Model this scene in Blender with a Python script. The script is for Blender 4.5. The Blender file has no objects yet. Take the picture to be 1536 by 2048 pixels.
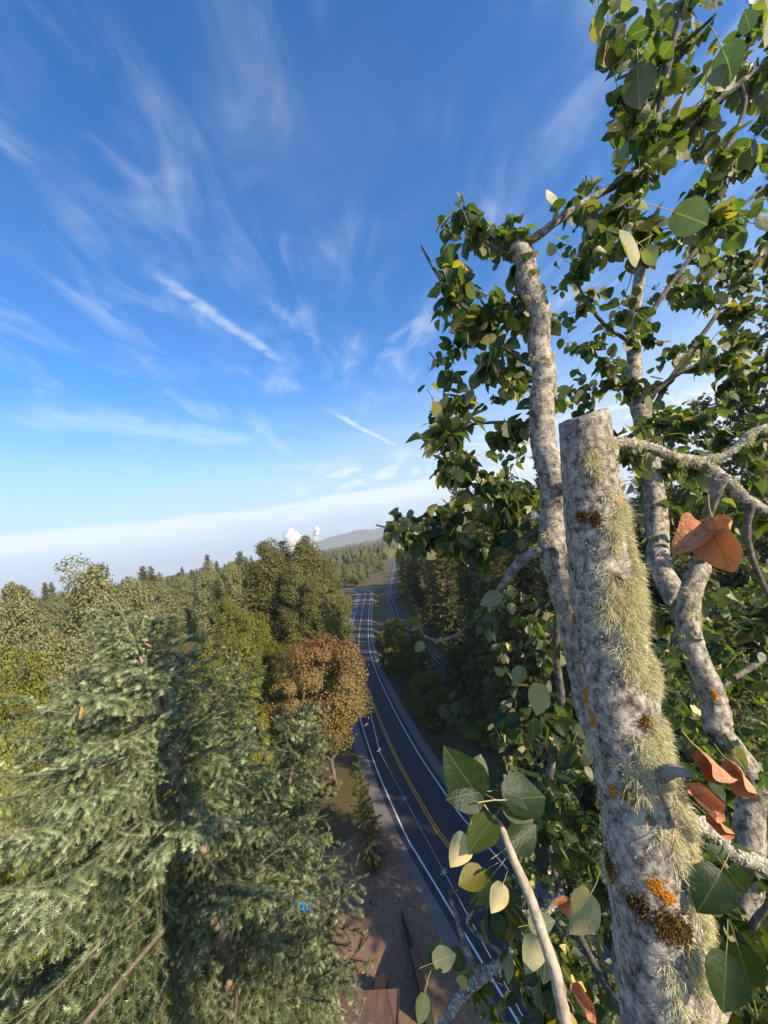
import bpy, math, random
import numpy as np
from mathutils import Vector, Matrix, noise as mnoise

R = math.radians
rnd = random.Random(7)
nr = np.random.default_rng(7)
S = bpy.context.scene
COL = S.collection

# ------------------------------------------------------------------ camera
CAMZ = 37.0
PITCH, ROLL = R(3.9), R(9.5)
FP = 768.0                                    # focal length in photo pixels
_f = np.array((0, math.cos(PITCH), math.sin(PITCH)))
_r0 = np.array((1.0, 0, 0)); _u0 = np.array((0, -math.sin(PITCH), math.cos(PITCH)))
_R = math.cos(ROLL)*_r0 - math.sin(ROLL)*_u0
_U = math.sin(ROLL)*_r0 + math.cos(ROLL)*_u0
CAM = np.array((0.0, 0.0, CAMZ))
cd = bpy.data.cameras.new('camera'); cam = bpy.data.objects.new('camera', cd); COL.objects.link(cam)
cd.sensor_fit = 'HORIZONTAL'; cd.sensor_width = 36; cd.lens = 18
cd.clip_start = 0.05; cd.clip_end = 40000
cam.matrix_world = Matrix(((_R[0], _U[0], -_f[0], 0), (_R[1], _U[1], -_f[1], 0), (_R[2], _U[2], -_f[2], CAMZ), (0, 0, 0, 1)))
S.camera = cam

def pdir(x, y):
    return _f + _R*((x-768)/FP) + _U*((1024-y)/FP)
def pix(x, y, d):                              # photo pixel + distance along the view axis -> world point
    return CAM + pdir(x, y)*d
def gpix(x, y, z=0.0):                         # photo pixel on level ground
    d = pdir(x, y); t = (z-CAMZ)/d[2]
    return CAM + d*t
def project(P):
    P = np.asarray(P) - CAM
    d = P @ _f
    return 768 + FP*(P @ _R)/d, 1024 - FP*(P @ _U)/d, d

# ------------------------------------------------------------------ sky and sun
SUN_EL = R(25); SUN_AZ = (0.78, -0.625)         # towards the sun, right and behind
w = bpy.data.worlds.new('World'); S.world = w; w.use_nodes = True
nt = w.node_tree; nt.nodes.clear()
def N(t, tree=None, **k):
    n = (tree or nt).nodes.new(t)
    for a, b in k.items(): setattr(n, a, b)
    return n
def L(a, b, tree=None): (tree or nt).links.new(a, b)
def M(op, a, b=None, c=None, clamp=False, tree=None):
    tree = tree or nt
    n = tree.nodes.new('ShaderNodeMath'); n.operation = op; n.use_clamp = clamp
    for i, v in enumerate((a, b, c)):
        if v is None: continue
        if isinstance(v, (int, float)): n.inputs[i].default_value = v
        else: tree.links.new(v, n.inputs[i])
    return n.outputs[0]
def smooth(v, lo, hi, tree=None):
    tree = tree or nt
    n = tree.nodes.new('ShaderNodeMapRange'); n.interpolation_type = 'SMOOTHSTEP'
    tree.links.new(v, n.inputs[0])
    n.inputs[1].default_value = lo; n.inputs[2].default_value = hi
    return n.outputs[0]
sky = N('ShaderNodeTexSky', sky_type='NISHITA', sun_disc=False)
sky.sun_elevation = SUN_EL; sky.sun_rotation = math.atan2(SUN_AZ[0], SUN_AZ[1])
sky.altitude = 50; sky.air_density = 1.0; sky.dust_density = 0.5; sky.ozone_density = 2.2
hs = N('ShaderNodeHueSaturation'); hs.inputs['Saturation'].default_value = 1.36; hs.inputs['Value'].default_value = 1.2; hs.inputs['Hue'].default_value = 0.508
L(sky.outputs[0], hs.inputs['Color'])
tc = N('ShaderNodeTexCoord'); sep = N('ShaderNodeSeparateXYZ'); L(tc.outputs['Generated'], sep.inputs[0])
dz = M('MAXIMUM', sep.outputs[2], 0.02)
pu = M('DIVIDE', sep.outputs[0], dz); pv = M('DIVIDE', sep.outputs[1], dz)
cmb = N('ShaderNodeCombineXYZ'); L(pu, cmb.inputs[0]); L(pv, cmb.inputs[1])
def mapped(rot, scale, loc=(0, 0, 0)):
    m = N('ShaderNodeMapping'); L(cmb.outputs[0], m.inputs[0])
    m.inputs['Rotation'].default_value = (0, 0, rot); m.inputs['Scale'].default_value = scale; m.inputs['Location'].default_value = loc
    return m.outputs[0]
def noise(vec, scale, detail=5, rough=0.55, dist=0.0, tree=None):
    n = N('ShaderNodeTexNoise', tree); n.inputs['Scale'].default_value = scale; n.inputs['Detail'].default_value = detail
    n.inputs['Roughness'].default_value = rough; n.inputs['Distortion'].default_value = dist
    if vec is not None: L(vec, n.inputs['Vector'], tree)
    return n.outputs[0]
streak = noise(mapped(R(-9), (2.4, 0.95, 1), (2.3, 0.9, 0)), 2.3, 8, 0.55, 0.9)
patch = noise(mapped(R(-9), (1, 0.8, 1), (0.6, 4.4, 0)), 1.9, 3, 0.5, 0.3)
cir = M('MULTIPLY', smooth(streak, 0.40, 0.88), smooth(patch, 0.36, 0.62))
cir = M('MULTIPLY', cir, smooth(sep.outputs[2], 0.16, 0.5))
cir = M('MULTIPLY', cir, 0.55)
veil = M('MULTIPLY', smooth(noise(mapped(R(20), (1, 1, 1), (5, 1, 0)), 0.9, 4), 0.45, 0.8), 0.07)
veil = M('MULTIPLY', veil, smooth(sep.outputs[2], 0.1, 0.3))
cloud = M('ADD', cir, veil)
def trail(p0, p1, width, gain, rag=0.5):
    global cloud
    a = pdir(*p0); b = pdir(*p1); a = a[:2]/a[2]; b = b[:2]/b[2]
    d = b-a; ln = np.hypot(*d); d = d/ln
    wob = M('MULTIPLY', M('SUBTRACT', noise(mapped(0, (1, 1, 1)), 3.0/ln, 2), 0.5), width*1.6)
    t = M('ADD', M('MULTIPLY', M('SUBTRACT', pu, float(a[0])), float(d[0]/ln)), M('MULTIPLY', M('SUBTRACT', pv, float(a[1])), float(d[1]/ln)))
    q = M('ADD', M('MULTIPLY', M('SUBTRACT', pu, float(a[0])), float(-d[1])), M('MULTIPLY', M('SUBTRACT', pv, float(a[1])), float(d[0])))
    q = M('ABSOLUTE', M('ADD', q, wob))
    m = M('SUBTRACT', 1.0, smooth(q, width*0.1, width))
    m = M('MULTIPLY', m, M('MULTIPLY', smooth(t, 0.0, 0.25), M('SUBTRACT', 1.0, smooth(t, 0.85, 1.0))))
    br = smooth(noise(mapped(0, (1, 1, 1), (3, 7, 0)), 13.0/ln, 5, 0.6), 0.18, 0.18+rag)
    cloud = M('ADD', cloud, M('MULTIPLY', M('MULTIPLY', m, br), gain))
trail((262, 515), (572, 728), 0.045, 0.42)
trail((640, 810), (795, 895), 0.045, 0.55)
trail((492, 822), (580, 915), 0.09, 0.22)
trail((-40, 812), (520, 885), 0.28, 0.26, 0.4)
trail((770, 690), (850, 630), 0.05, 0.2)
# low bank of cloud with a ragged upper edge, pale air below it
el = M('ARCSINE', sep.outputs[2]); azv = M('ARCTAN2', sep.outputs[0], sep.outputs[1])
c2 = N('ShaderNodeCombineXYZ'); L(M('MULTIPLY', azv, 1.0), c2.inputs[0]); L(M('MULTIPLY', el, 5.0), c2.inputs[1])
edge = M('MULTIPLY', M('SUBTRACT', noise(c2.outputs[0], 5.0, 5, 0.55), 0.5), 0.055)
e2 = M('ADD', el, edge)
tilt = M('MULTIPLY', azv, -0.012); e2 = M('ADD', e2, tilt)
bank = M('MULTIPLY', smooth(e2, 0.06, 0.108), M('SUBTRACT', 1.0, smooth(e2, 0.12, 0.14)))
bank = M('MULTIPLY', bank, M('ADD', 0.5, M('MULTIPLY', smooth(noise(c2.outputs[0], 3.1, 4), 0.3, 0.6), 0.5)))
low = M('MULTIPLY', M('SUBTRACT', 1.0, smooth(el, 0.0, 0.42)), 0.95)
c3 = N('ShaderNodeCombineXYZ'); L(M('MULTIPLY', azv, 2.0), c3.inputs[0]); L(M('MULTIPLY', el, 6.0), c3.inputs[1])
tuft = M('MULTIPLY', smooth(noise(c3.outputs[0], 4.6, 6, 0.6, 0.8), 0.44, 0.66), M('MULTIPLY', smooth(el, 0.13, 0.16), M('SUBTRACT', 1.0, smooth(el, 0.17, 0.24))))
tuft = M('MULTIPLY', tuft, M('MULTIPLY', smooth(azv, -0.36, -0.2), 0.9))
glow = M('MULTIPLY', M('MULTIPLY', smooth(azv, -0.25, 0.9), M('SUBTRACT', 1.0, smooth(el, 0.1, 0.55))), 0.25)
cloud = M('ADD', cloud, M('ADD', bank, M('ADD', tuft, glow)))
cloud = M('MINIMUM', cloud, 0.88)
mix = N('ShaderNodeMixRGB'); L(cloud, mix.inputs[0]); lowmix = N('ShaderNodeMixRGB'); L(low, lowmix.inputs[0]); L(hs.outputs[0], lowmix.inputs[1]); lowmix.inputs[2].default_value = (2.9, 3.5, 4.5, 1)
L(lowmix.outputs[0], mix.inputs[1]); mix.inputs[2].default_value = (4.5, 4.9, 5.3, 1)
bg = N('ShaderNodeBackground'); bg.inputs[1].default_value = 0.12; L(mix.outputs[0], bg.inputs[0])
wo = N('ShaderNodeOutputWorld'); L(bg.outputs[0], wo.inputs[0])
sl = bpy.data.lights.new('sun', 'SUN'); sl.energy = 5.0; sl.angle = R(0.5); sl.color = (1.0, 0.84, 0.62)
so = bpy.data.objects.new('sun', sl); COL.objects.link(so)
sd = Vector((SUN_AZ[0]*math.cos(SUN_EL), SUN_AZ[1]*math.cos(SUN_EL), math.sin(SUN_EL))).normalized()
so.rotation_euler = sd.to_track_quat('Z', 'Y').to_euler(); so.location = (60, -60, 120)
S.view_settings.view_transform = 'Standard'; S.view_settings.look = 'None'; S.view_settings.exposure = 0.84; S.view_settings.gamma = 1.0
cy = S.cycles; cy.use_denoising = True; cy.max_bounces = 6; cy.diffuse_bounces = 3; cy.glossy_bounces = 2
cy.transmission_bounces = 4; cy.transparent_max_bounces = 8; cy.volume_bounces = 1; cy.use_adaptive_sampling = True
cy.sample_clamp_indirect = 4.0

# ------------------------------------------------------------------ helpers
class MB:
    def __init__(s): s.v = []; s.f = []; s.m = []; s.n = 0; s.at = []; s.uv = []
    def add(s, v, f, m=0, at=None, uv=None):
        v = np.asarray(v, float).reshape(-1, 3); f = np.asarray(f, np.int64)
        if f.shape[1] == 4: pass
        s.v.append(v); s.f.append((f + s.n, m)); s.n += len(v)
        s.at.append(np.zeros(len(v)) if at is None else np.broadcast_to(np.asarray(at, float), (len(v),)))
        s.uv.append(np.zeros((len(v), 2)) if uv is None else np.asarray(uv, float))
    def mesh(s, name, mats, smooth=True):
        me = bpy.data.meshes.new(name)
        V = np.concatenate(s.v); me.vertices.add(len(V)); me.vertices.foreach_set('co', V.ravel())
        li = []; st = []; mi = []; k = 0
        for f, m in s.f:
            n, c = f.shape
            li.append(f.ravel()); st.append(k + np.arange(n)*c); mi.append(np.full(n, m)); k += n*c
        li = np.concatenate(li); st = np.concatenate(st); mi = np.concatenate(mi)
        me.loops.add(len(li)); me.loops.foreach_set('vertex_index', li)
        me.polygons.add(len(st)); me.polygons.foreach_set('loop_start', st)
        me.polygons.foreach_set('material_index', mi)
        me.polygons.foreach_set('use_smooth', np.full(len(st), smooth))
        for m in mats: me.materials.append(m)
        a = me.attributes.new('rnd', 'FLOAT', 'POINT'); a.data.foreach_set('value', np.concatenate(s.at))
        u = me.attributes.new('tuv', 'FLOAT_VECTOR', 'POINT'); uv = np.concatenate(s.uv)
        u.data.foreach_set('vector', np.concatenate([uv, np.zeros((len(uv), 1))], 1).ravel())
        me.update(calc_edges=True); me.validate()
        return me

def link(name, me, parent=None, loc=None, label=None, cat=None, group=None, kind=None):
    o = bpy.data.objects.new(name, me); COL.objects.link(o)
    if parent is not None: o.parent = parent
    if loc is not None: o.location = [float(c) for c in loc]
    if label: o['label'] = label
    if cat: o['category'] = cat
    if group: o['group'] = group
    if kind: o['kind'] = kind
    return o
def thing(name, label, cat, loc=(0, 0, 0), group=None): return link(name, None, None, loc, label, cat, group)

def unit(v):
    v = np.asarray(v, float); n = np.linalg.norm(v, axis=-1, keepdims=True); return v/np.maximum(n, 1e-9)
def spline(P, n):                              # Catmull-Rom through rows of P
    P = np.asarray(P, float); P = np.vstack([2*P[0]-P[1], P, 2*P[-1]-P[-2]])
    m = len(P)-3; t = np.linspace(0, m-1e-6, n); i = t.astype(int); u = (t-i)[:, None]
    a, b, c, d = P[i], P[i+1], P[i+2], P[i+3]
    return 0.5*((2*b)+(-a+c)*u+(2*a-5*b+4*c-d)*u*u+(-a+3*b-3*c+d)*u**3)
def tube(mb, P, r, sides=6, m=0, at=0.0, rough=0.0, cap=True, seed=0):
    P = np.asarray(P, float); n = len(P); r = np.broadcast_to(np.asarray(r, float), (n,))
    T = unit(np.gradient(P, axis=0)); ref = np.array((0, 0, 1.0)) if abs(T[0][2]) < .8 else np.array((1.0, 0, 0))
    A = unit(np.cross(T, ref)); B = np.cross(T, A)
    th = np.arange(sides)*2*math.pi/sides
    ring = (A[:, None, :]*np.cos(th)[None, :, None] + B[:, None, :]*np.sin(th)[None, :, None])
    rr = np.repeat(r[:, None], sides, 1)
    if rough:
        g = np.random.default_rng(seed)
        k = g.normal(0, 1, (n, sides)); k = (k + np.roll(k, 1, 1) + np.roll(k, -1, 1))/1.8
        rr = rr*(1+rough*k)
    V = P[:, None, :] + ring*rr[:, :, None]
    i = np.arange(n-1)[:, None]*sides; j = np.arange(sides)[None, :]; j2 = (j+1) % sides
    F = np.stack([i+j, i+j2, i+sides+j2, i+sides+j], -1).reshape(-1, 4)
    uv = np.stack([np.repeat(np.arange(sides)[None, :]/sides, n, 0), np.repeat(np.linspace(0, 1, n)[:, None], sides, 1)], -1).reshape(-1, 2)
    mb.add(V.reshape(-1, 3), F, m, at, uv)
    if cap:
        for e in (0, n-1):
            c = np.vstack([V[e], P[e][None]]); f = np.stack([np.arange(sides), (np.arange(sides)+1) % sides, np.full(sides, sides)], 1)
            mb.add(c, f if e else f[:, ::-1], m, at)
def box(mb, c, s, m=0, rz=0.0):
    c = np.asarray(c, float); s = np.asarray(s, float)/2
    v = np.array([(x, y, z) for z in (-1, 1) for y in (-1, 1) for x in (-1, 1)])*s
    if rz: v = v @ np.array(((math.cos(rz), math.sin(rz), 0), (-math.sin(rz), math.cos(rz), 0), (0, 0, 1)))
    mb.add(v + c, [(0, 2, 3, 1), (4, 5, 7, 6), (0, 1, 5, 4), (2, 6, 7, 3), (0, 4, 6, 2), (1, 3, 7, 5)], m)

# ------------------------------------------------------------------ materials
def mat(name):
    m = bpy.data.materials.new(name); m.use_nodes = True; t = m.node_tree; t.nodes.clear()
    return m, t, N('ShaderNodeOutputMaterial', t)
def ramp(t, fac, stops):
    n = N('ShaderNodeValToRGB', t); e = n.color_ramp.elements
    while len(e) < len(stops): e.new(0.5)
    for el, (p, c) in zip(e, stops): el.position = p; el.color = (*c, 1)
    if fac is not None: L(fac, n.inputs[0], t)
    return n.outputs[0]
def mixc(t, fac, a, b, mode='MIX'):
    n = N('ShaderNodeMixRGB', t, blend_type=mode)
    for i, v in enumerate((fac, a, b)):
        if isinstance(v, (int, float)): n.inputs[i].default_value = v
        elif isinstance(v, tuple): n.inputs[i].default_value = (*v, 1)
        else: L(v, n.inputs[i], t)
    return n.outputs[0]
def bump(t, h, strength=0.4, dist=0.01):
    b = N('ShaderNodeBump', t); b.inputs['Strength'].default_value = strength; b.inputs['Distance'].default_value = dist
    L(h, b.inputs['Height'], t); return b.outputs[0]
def pbsdf(t, col, rough=0.8, nrm=None, spec=0.3):
    p = N('ShaderNodeBsdfPrincipled', t); p.inputs['Roughness'].default_value = rough
    p.inputs['Specular IOR Level'].default_value = spec
    if isinstance(col, tuple): p.inputs['Base Color'].default_value = (*col, 1)
    else: L(col, p.inputs['Base Color'], t)
    if nrm is not None: L(nrm, p.inputs['Normal'], t)
    return p
def objco(t): return N('ShaderNodeTexCoord', t).outputs['Object']
def mapv(t, v, scale=(1, 1, 1)):
    m = N('ShaderNodeMapping', t); L(v, m.inputs[0], t); m.inputs['Scale'].default_value = scale; return m.outputs[0]

def simple(name, stops, scale=4.0, rough=0.85, detail=6, b=0.0, bd=0.02, spec=0.3, stretch=(1, 1, 1)):
    m, t, o = mat(name); v = mapv(t, objco(t), stretch)
    n = noise(v, scale, detail, 0.6, tree=t)
    c = ramp(t, n, stops)
    nb = bump(t, noise(v, scale*3, detail, 0.65, tree=t), b, bd) if b else None
    L(pbsdf(t, c, rough, nb, spec).outputs[0], o.inputs[0], t); return m

def foliage_mat(name, stops, trans=0.35, rough=0.6, spec=0.2, height=None):
    """leaf colour varies per leaf (rnd attribute), per tree (object random) and by slow noise"""
    m, t, o = mat(name)
    at = N('ShaderNodeAttribute', t, attribute_name='rnd').outputs['Fac']
    oi = N('ShaderNodeObjectInfo', t).outputs['Random']
    n = noise(objco(t), 0.5, 2, tree=t)
    f = M('ADD', M('MULTIPLY', at, 0.55), M('ADD', M('MULTIPLY', oi, 0.35), M('MULTIPLY', M('SUBTRACT', n, 0.5), 0.7)), tree=t)
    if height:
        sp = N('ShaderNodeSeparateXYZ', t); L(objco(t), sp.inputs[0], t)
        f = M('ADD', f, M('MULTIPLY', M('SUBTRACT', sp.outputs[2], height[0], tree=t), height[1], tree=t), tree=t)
    c = ramp(t, f, stops)
    p = pbsdf(t, c, rough, None, spec)
    tr = N('ShaderNodeBsdfTranslucent', t); L(mixc(t, 1.0, c, (1.25, 1.2, 0.6), 'MULTIPLY'), tr.inputs[0], t)
    ms = N('ShaderNodeMixShader', t); ms.inputs[0].default_value = trans
    L(p.outputs[0], ms.inputs[1], t); L(tr.outputs[0], ms.inputs[2], t); L(ms.outputs[0], o.inputs[0], t)
    return m

m_olive = foliage_mat('olive_foliage', [(0.0, (0.034, 0.052, 0.014)), (0.4, (0.078, 0.102, 0.026)), (0.75, (0.145, 0.165, 0.05)), (1.0, (0.25, 0.255, 0.12))])
m_green = foliage_mat('green_foliage', [(0.0, (0.03, 0.05, 0.01)), (0.5, (0.085, 0.12, 0.02)), (1.0, (0.19, 0.20, 0.04))])
m_lime = foliage_mat('lime_foliage', [(0.0, (0.06, 0.10, 0.015)), (0.5, (0.14, 0.19, 0.03)), (1.0, (0.26, 0.27, 0.05))])
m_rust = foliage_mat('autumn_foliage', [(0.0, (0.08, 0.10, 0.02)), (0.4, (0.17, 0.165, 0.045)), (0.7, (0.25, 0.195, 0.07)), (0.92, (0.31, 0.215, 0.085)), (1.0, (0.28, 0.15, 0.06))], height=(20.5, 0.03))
m_fir = foliage_mat('fir_foliage', [(0.0, (0.02, 0.032, 0.010)), (0.5, (0.06, 0.075, 0.022)), (1.0, (0.13, 0.135, 0.045))], trans=0.15)
m_bark = simple('grey_bark', [(0.3, (0.06, 0.05, 0.04)), (0.6, (0.16, 0.14, 0.11)), (0.8, (0.28, 0.26, 0.22))], 3.0, 0.9, 8, 0.7, 0.05, stretch=(1, 1, .3))
m_firbark = simple('fir_bark', [(0.3, (0.05, 0.035, 0.025)), (0.65, (0.14, 0.10, 0.07)), (0.85, (0.24, 0.2, 0.15))], 5.0, 0.9, 8, 0.7, 0.04, stretch=(1, 1, .3))

# ------------------------------------------------------------------ terrain
road_px = [(903, 1699), (870, 1654), (834, 1592), (795, 1520), (763, 1449), (741, 1392), (727, 1350), (720, 1318), (717.5, 1290), (720, 1253), (725.5, 1217), (729.5, 1196), (729, 1185)]
RP = [gpix(*p) for p in road_px]
d0 = unit(RP[0]-RP[1])
near = [RP[0]+d0*k for k in (150, 90, 45, 20)]
near[0][0] += 4; near[1][0] += 1
e = RP[-1]
far = [e+np.array((-10, 26, 0)), e+np.array((-34, 48, 0)), e+np.array((-75, 64, 0)), e+np.array((-130, 72, 0)), e+np.array((-220, 78, 0))]
ROAD = spline(near+RP+far, 260); ROAD[:, 2] = 0
rail_px = [(1100, 1478), (1010, 1412), (940, 1368), (880, 1325), (825, 1275), (797, 1240), (783, 1205), (780, 1182), (783, 1160), (787, 1140), (788, 1125)]
RL = [gpix(*p) for p in rail_px]
d1 = unit(RL[0]-RL[1]); RL = [RL[0]+d1*k for k in (120, 60, 25)] + RL + [RL[-1] + unit(RL[-1]-RL[-2])*k for k in (150, 400)]
RAIL = spline(RL, 260); RAIL[:, 2] = 0.0
def dist_to(line, x, y):
    d = np.hypot(line[:, 0][None]-np.asarray(x).ravel()[:, None], line[:, 1][None]-np.asarray(y).ravel()[:, None])
    i = d.argmin(1); return d[np.arange(len(i)), i], i
def side_of(line, x, y):                      # signed distance, positive to the right of the line's run away from camera
    d, i = dist_to(line, x, y); i = np.clip(i, 1, len(line)-2)
    t = unit(line[i+1, :2]-line[i-1, :2])
    s = (np.asarray(x).ravel()-line[i, 0])*t[:, 1]-(np.asarray(y).ravel()-line[i, 1])*t[:, 0]
    return np.sign(s)*d
def sstep(a, b, x): t = np.clip((x-a)/(b-a), 0, 1); return t*t*(3-2*t)
def gz(x, y):
    x = np.atleast_1d(np.asarray(x, float)).ravel(); y = np.atleast_1d(np.asarray(y, float)).ravel()
    sr = side_of(RAIL, x, y); dr, _ = dist_to(ROAD, x, y)
    z = 30*sstep(6, 75, sr)*(1-sstep(260, 420, y))
    und = 0.35*np.sin(x*.21+y*.13)+0.3*np.sin(x*.09-y*.17)+0.15*np.sin(x*.6)*np.sin(y*.5)
    z = z + und*sstep(7, 20, dr)*sstep(4, 12, np.abs(sr))
    z = z - 0.06
    bank = -1.6*np.exp(-((dr-9.5)/3.0)**2)*(side_of(ROAD, x, y) > 0)
    return z + bank*sstep(4, 8, np.abs(sr))
def gz1(x, y): return float(gz(x, y)[0])
def strip(mb, line, off0, off1, z, m=0, i0=0, i1=None, z1=None):
    ln = line[i0:i1]; T = unit(np.gradient(ln[:, :2], axis=0)); Nn = np.stack([T[:, 1], -T[:, 0]], 1)
    a = np.column_stack([ln[:, :2]+Nn*off0, np.full(len(ln), z)]); b = np.column_stack([ln[:, :2]+Nn*off1, np.full(len(ln), z if z1 is None else z1)])
    V = np.vstack([a, b]); n = len(ln); i = np.arange(n-1)
    mb.add(V, np.stack([i, i+n, i+n+1, i+1], 1), m)

def ground_mat():
    m, t, o = mat('ground_soil'); v = objco(t)
    big = noise(v, 0.03, 4, tree=t); mid = noise(v, 0.4, 6, tree=t); fine = noise(v, 6.0, 6, 0.7, tree=t)
    soil = ramp(t, fine, [(0.25, (0.07, 0.048, 0.03)), (0.55, (0.15, 0.105, 0.07)), (0.8, (0.27, 0.21, 0.15))])
    grass = ramp(t, fine, [(0.2, (0.045, 0.05, 0.015)), (0.55, (0.11, 0.105, 0.035)), (0.85, (0.22, 0.19, 0.08))])
    c = mixc(t, smooth(M('ADD', M('MULTIPLY', big, 0.6, tree=t), M('MULTIPLY', mid, 0.5, tree=t), tree=t), 0.42, 0.62, t), soil, grass)
    L(pbsdf(t, c, 0.95, bump(t, fine, 0.8, 0.08), 0.1).outputs[0], o.inputs[0], t); return m
mb = MB()
gx = np.sign(np.linspace(-1, 1, 170))*np.abs(np.linspace(-1, 1, 170))**3*7000
gy = -300 + np.linspace(0, 1, 190)**3.0*9300
X, Y = np.meshgrid(gx, gy)
fx = np.linspace(-70, 110, 150); fy = np.linspace(-60, 260, 220)
Z = gz(X, Y).reshape(X.shape)
inner = (X > -69) & (X < 109) & (Y > -59) & (Y < 259)
Z = np.where(inner, Z-0.8, Z)
nx, ny = len(gx), len(gy)
i = (np.arange(ny-1)[:, None]*nx+np.arange(nx-1)[None]).ravel()
mb.add(np.column_stack([X.ravel(), Y.ravel(), Z.ravel()]), np.stack([i, i+1, i+nx+1, i+nx], 1))
X, Y = np.meshgrid(fx, fy); Z = gz(X, Y)
nx, ny = len(fx), len(fy); i = (np.arange(ny-1)[:, None]*nx+np.arange(nx-1)[None]).ravel()
mb.add(np.column_stack([X.ravel(), Y.ravel(), Z.ravel()]), np.stack([i, i+1, i+nx+1, i+nx], 1))
m_ground = ground_mat()
link('ground', mb.mesh('ground', [m_ground]), kind='structure')

# road: asphalt, gravel shoulders, painted lines
def asphalt_mat():
    m, t, o = mat('asphalt'); v = objco(t)
    n = noise(v, 0.35, 5, tree=t); f = noise(v, 30, 4, 0.7, tree=t)
    c = mixc(t, 0.45, ramp(t, n, [(0.3, (0.034, 0.036, 0.042)), (0.7, (0.062, 0.064, 0.07))]), ramp(t, f, [(0.3, (0.025, 0.026, 0.03)), (0.7, (0.085, 0.085, 0.09))]))
    L(pbsdf(t, c, 0.75, bump(t, f, 0.3, 0.01), 0.3).outputs[0], o.inputs[0], t); return m
def paint_mat(name, col):
    m, t, o = mat(name); n = noise(objco(t), 9, 5, 0.7, tree=t)
    c = mixc(t, smooth(n, 0.5, 0.85, t), col, (0.2, 0.2, 0.19))
    L(pbsdf(t, c, 0.6).outputs[0], o.inputs[0], t); return m
m_asph = asphalt_mat(); m_wp = paint_mat('white_paint', (0.82, 0.82, 0.8)); m_yp = paint_mat('yellow_paint', (0.72, 0.38, 0.03))
m_gravel = simple('gravel', [(0.25, (0.10, 0.088, 0.078)), (0.5, (0.19, 0.17, 0.15)), (0.8, (0.32, 0.295, 0.26))], 14, 0.95, 8, 0.8, 0.05)
m_dirt = simple('packed_dirt', [(0.2, (0.14, 0.08, 0.045)), (0.5, (0.23, 0.145, 0.09)), (0.68, (0.28, 0.19, 0.125)), (0.85, (0.42, 0.34, 0.26))], 2.2, 0.95, 12, 0.9, 0.06)
HW = 3.75
mb = MB(); strip(mb, ROAD, -HW-0.75, HW+0.75, 0.0); road = link('road', mb.mesh('road', [m_asph]), kind='structure')
mb = MB(); strip(mb, ROAD, -HW-2.6, -HW-0.7, -0.012); link('shoulder', mb.mesh('shoulder', [m_gravel]), road)
mb = MB(); strip(mb, ROAD, HW+0.7, HW+2.2, -0.012); link('shoulder', mb.mesh('shoulder', [m_gravel]), road)
for o_ in (-HW, HW):
    mb = MB(); strip(mb, ROAD, o_-0.085, o_+0.085, 0.006); link('edge_line', mb.mesh('edge_line', [m_wp]), road)
for o_ in (-0.17, 0.17):
    mb = MB(); strip(mb, ROAD, o_-0.075, o_+0.075, 0.006); link('centre_line', mb.mesh('centre_line', [m_yp]), road)
# packed dirt yard with the mouth of a driveway
yard = [(735, 1640), (760, 1665), (778, 1640), (792, 1672), (830, 1742), (880, 1850), (930, 1955), (985, 2070), (960, 2300), (640, 2300), (600, 2000), (560, 1850), (560, 1760), (610, 1720), (680, 1690)]
yp = np.array([gpix(*p) for p in yard]); yp = np.vstack([spline(np.vstack([yp, yp[:1]]), 90)])
mb = MB(); c = yp.mean(0); ring = yp.copy(); ring[:, 2] = -0.004; n = len(ring)
rings = [c*0 + c + (ring-c)*k for k in (0.02, .25, .5, .75, .9, 1.0)]
V = np.vstack(rings); V[:, 2] = np.where(np.arange(len(V)) >= 5*n, -0.1, -0.004); fs = []
for k in range(5):
    j = np.arange(n-1); fs.append(np.stack([k*n+j, k*n+j+1, (k+1)*n+j+1, (k+1)*n+j], 1))
mb.add(V, np.vstack(fs)); link('dirt_yard', mb.mesh('dirt_yard', [m_dirt]), kind='structure')
YARD_C = c

# railway
m_rail = simple('rail_steel', [(0.3, (0.3, 0.3, 0.31)), (0.7, (0.5, 0.5, 0.5))], 3, 0.3, 3, 0, spec=0.6)
m_sleep = simple('sleeper_wood', [(0.3, (0.04, 0.032, 0.026)), (0.7, (0.1, 0.08, 0.065))], 6, 0.9, 5)
m_ballast = simple('ballast', [(0.25, (0.045, 0.04, 0.042)), (0.5, (0.10, 0.09, 0.092)), (0.8, (0.19, 0.175, 0.17))], 10, 0.95, 8, 0.8, 0.06)
def railway(line, label, ball=3.2):
    r = thing('railway_track', label, 'railway', (float(line[0][0]), float(line[0][1]), 0)); o3 = np.array((line[0][0], line[0][1], 0.0))
    ln = line-o3
    mb = MB(); strip(mb, ln, -1.5, 1.5, 0.30); strip(mb, ln, -ball, -1.5, -0.3, z1=0.30); strip(mb, ln, 1.5, ball, 0.30, z1=-0.3)
    link('ballast_bed', mb.mesh('ballast', [m_ballast]), r)
    for s in (-0.72, 0.72):
        mb = MB()
        strip(mb, ln, s-0.05, s+0.05, 0.56); strip(mb, ln, s-0.05, s-0.049, 0.38, z1=0.56); strip(mb, ln, s+0.049, s+0.05, 0.56, z1=0.38)
        link('rail', mb.mesh('rail', [m_rail]), r)
    mb = MB(); seg = np.r_[0, np.cumsum(np.hypot(*np.diff(ln[:, :2], axis=0).T))]
    for d in np.arange(1, min(seg[-1], 330), 0.62):
        k = min(np.searchsorted(seg, d), len(ln)-1); a, b = ln[k-1], ln[k]; u = (d-seg[k-1])/(seg[k]-seg[k-1]); p = a+(b-a)*u
        box(mb, (p[0], p[1], 0.33), (2.5, 0.24, 0.14), 0, math.atan2(b[1]-a[1], b[0]-a[0])-math.pi/2)
    link('sleeper_row', mb.mesh('sleepers', [m_sleep], False), r, kind='stuff')
    return r
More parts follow.
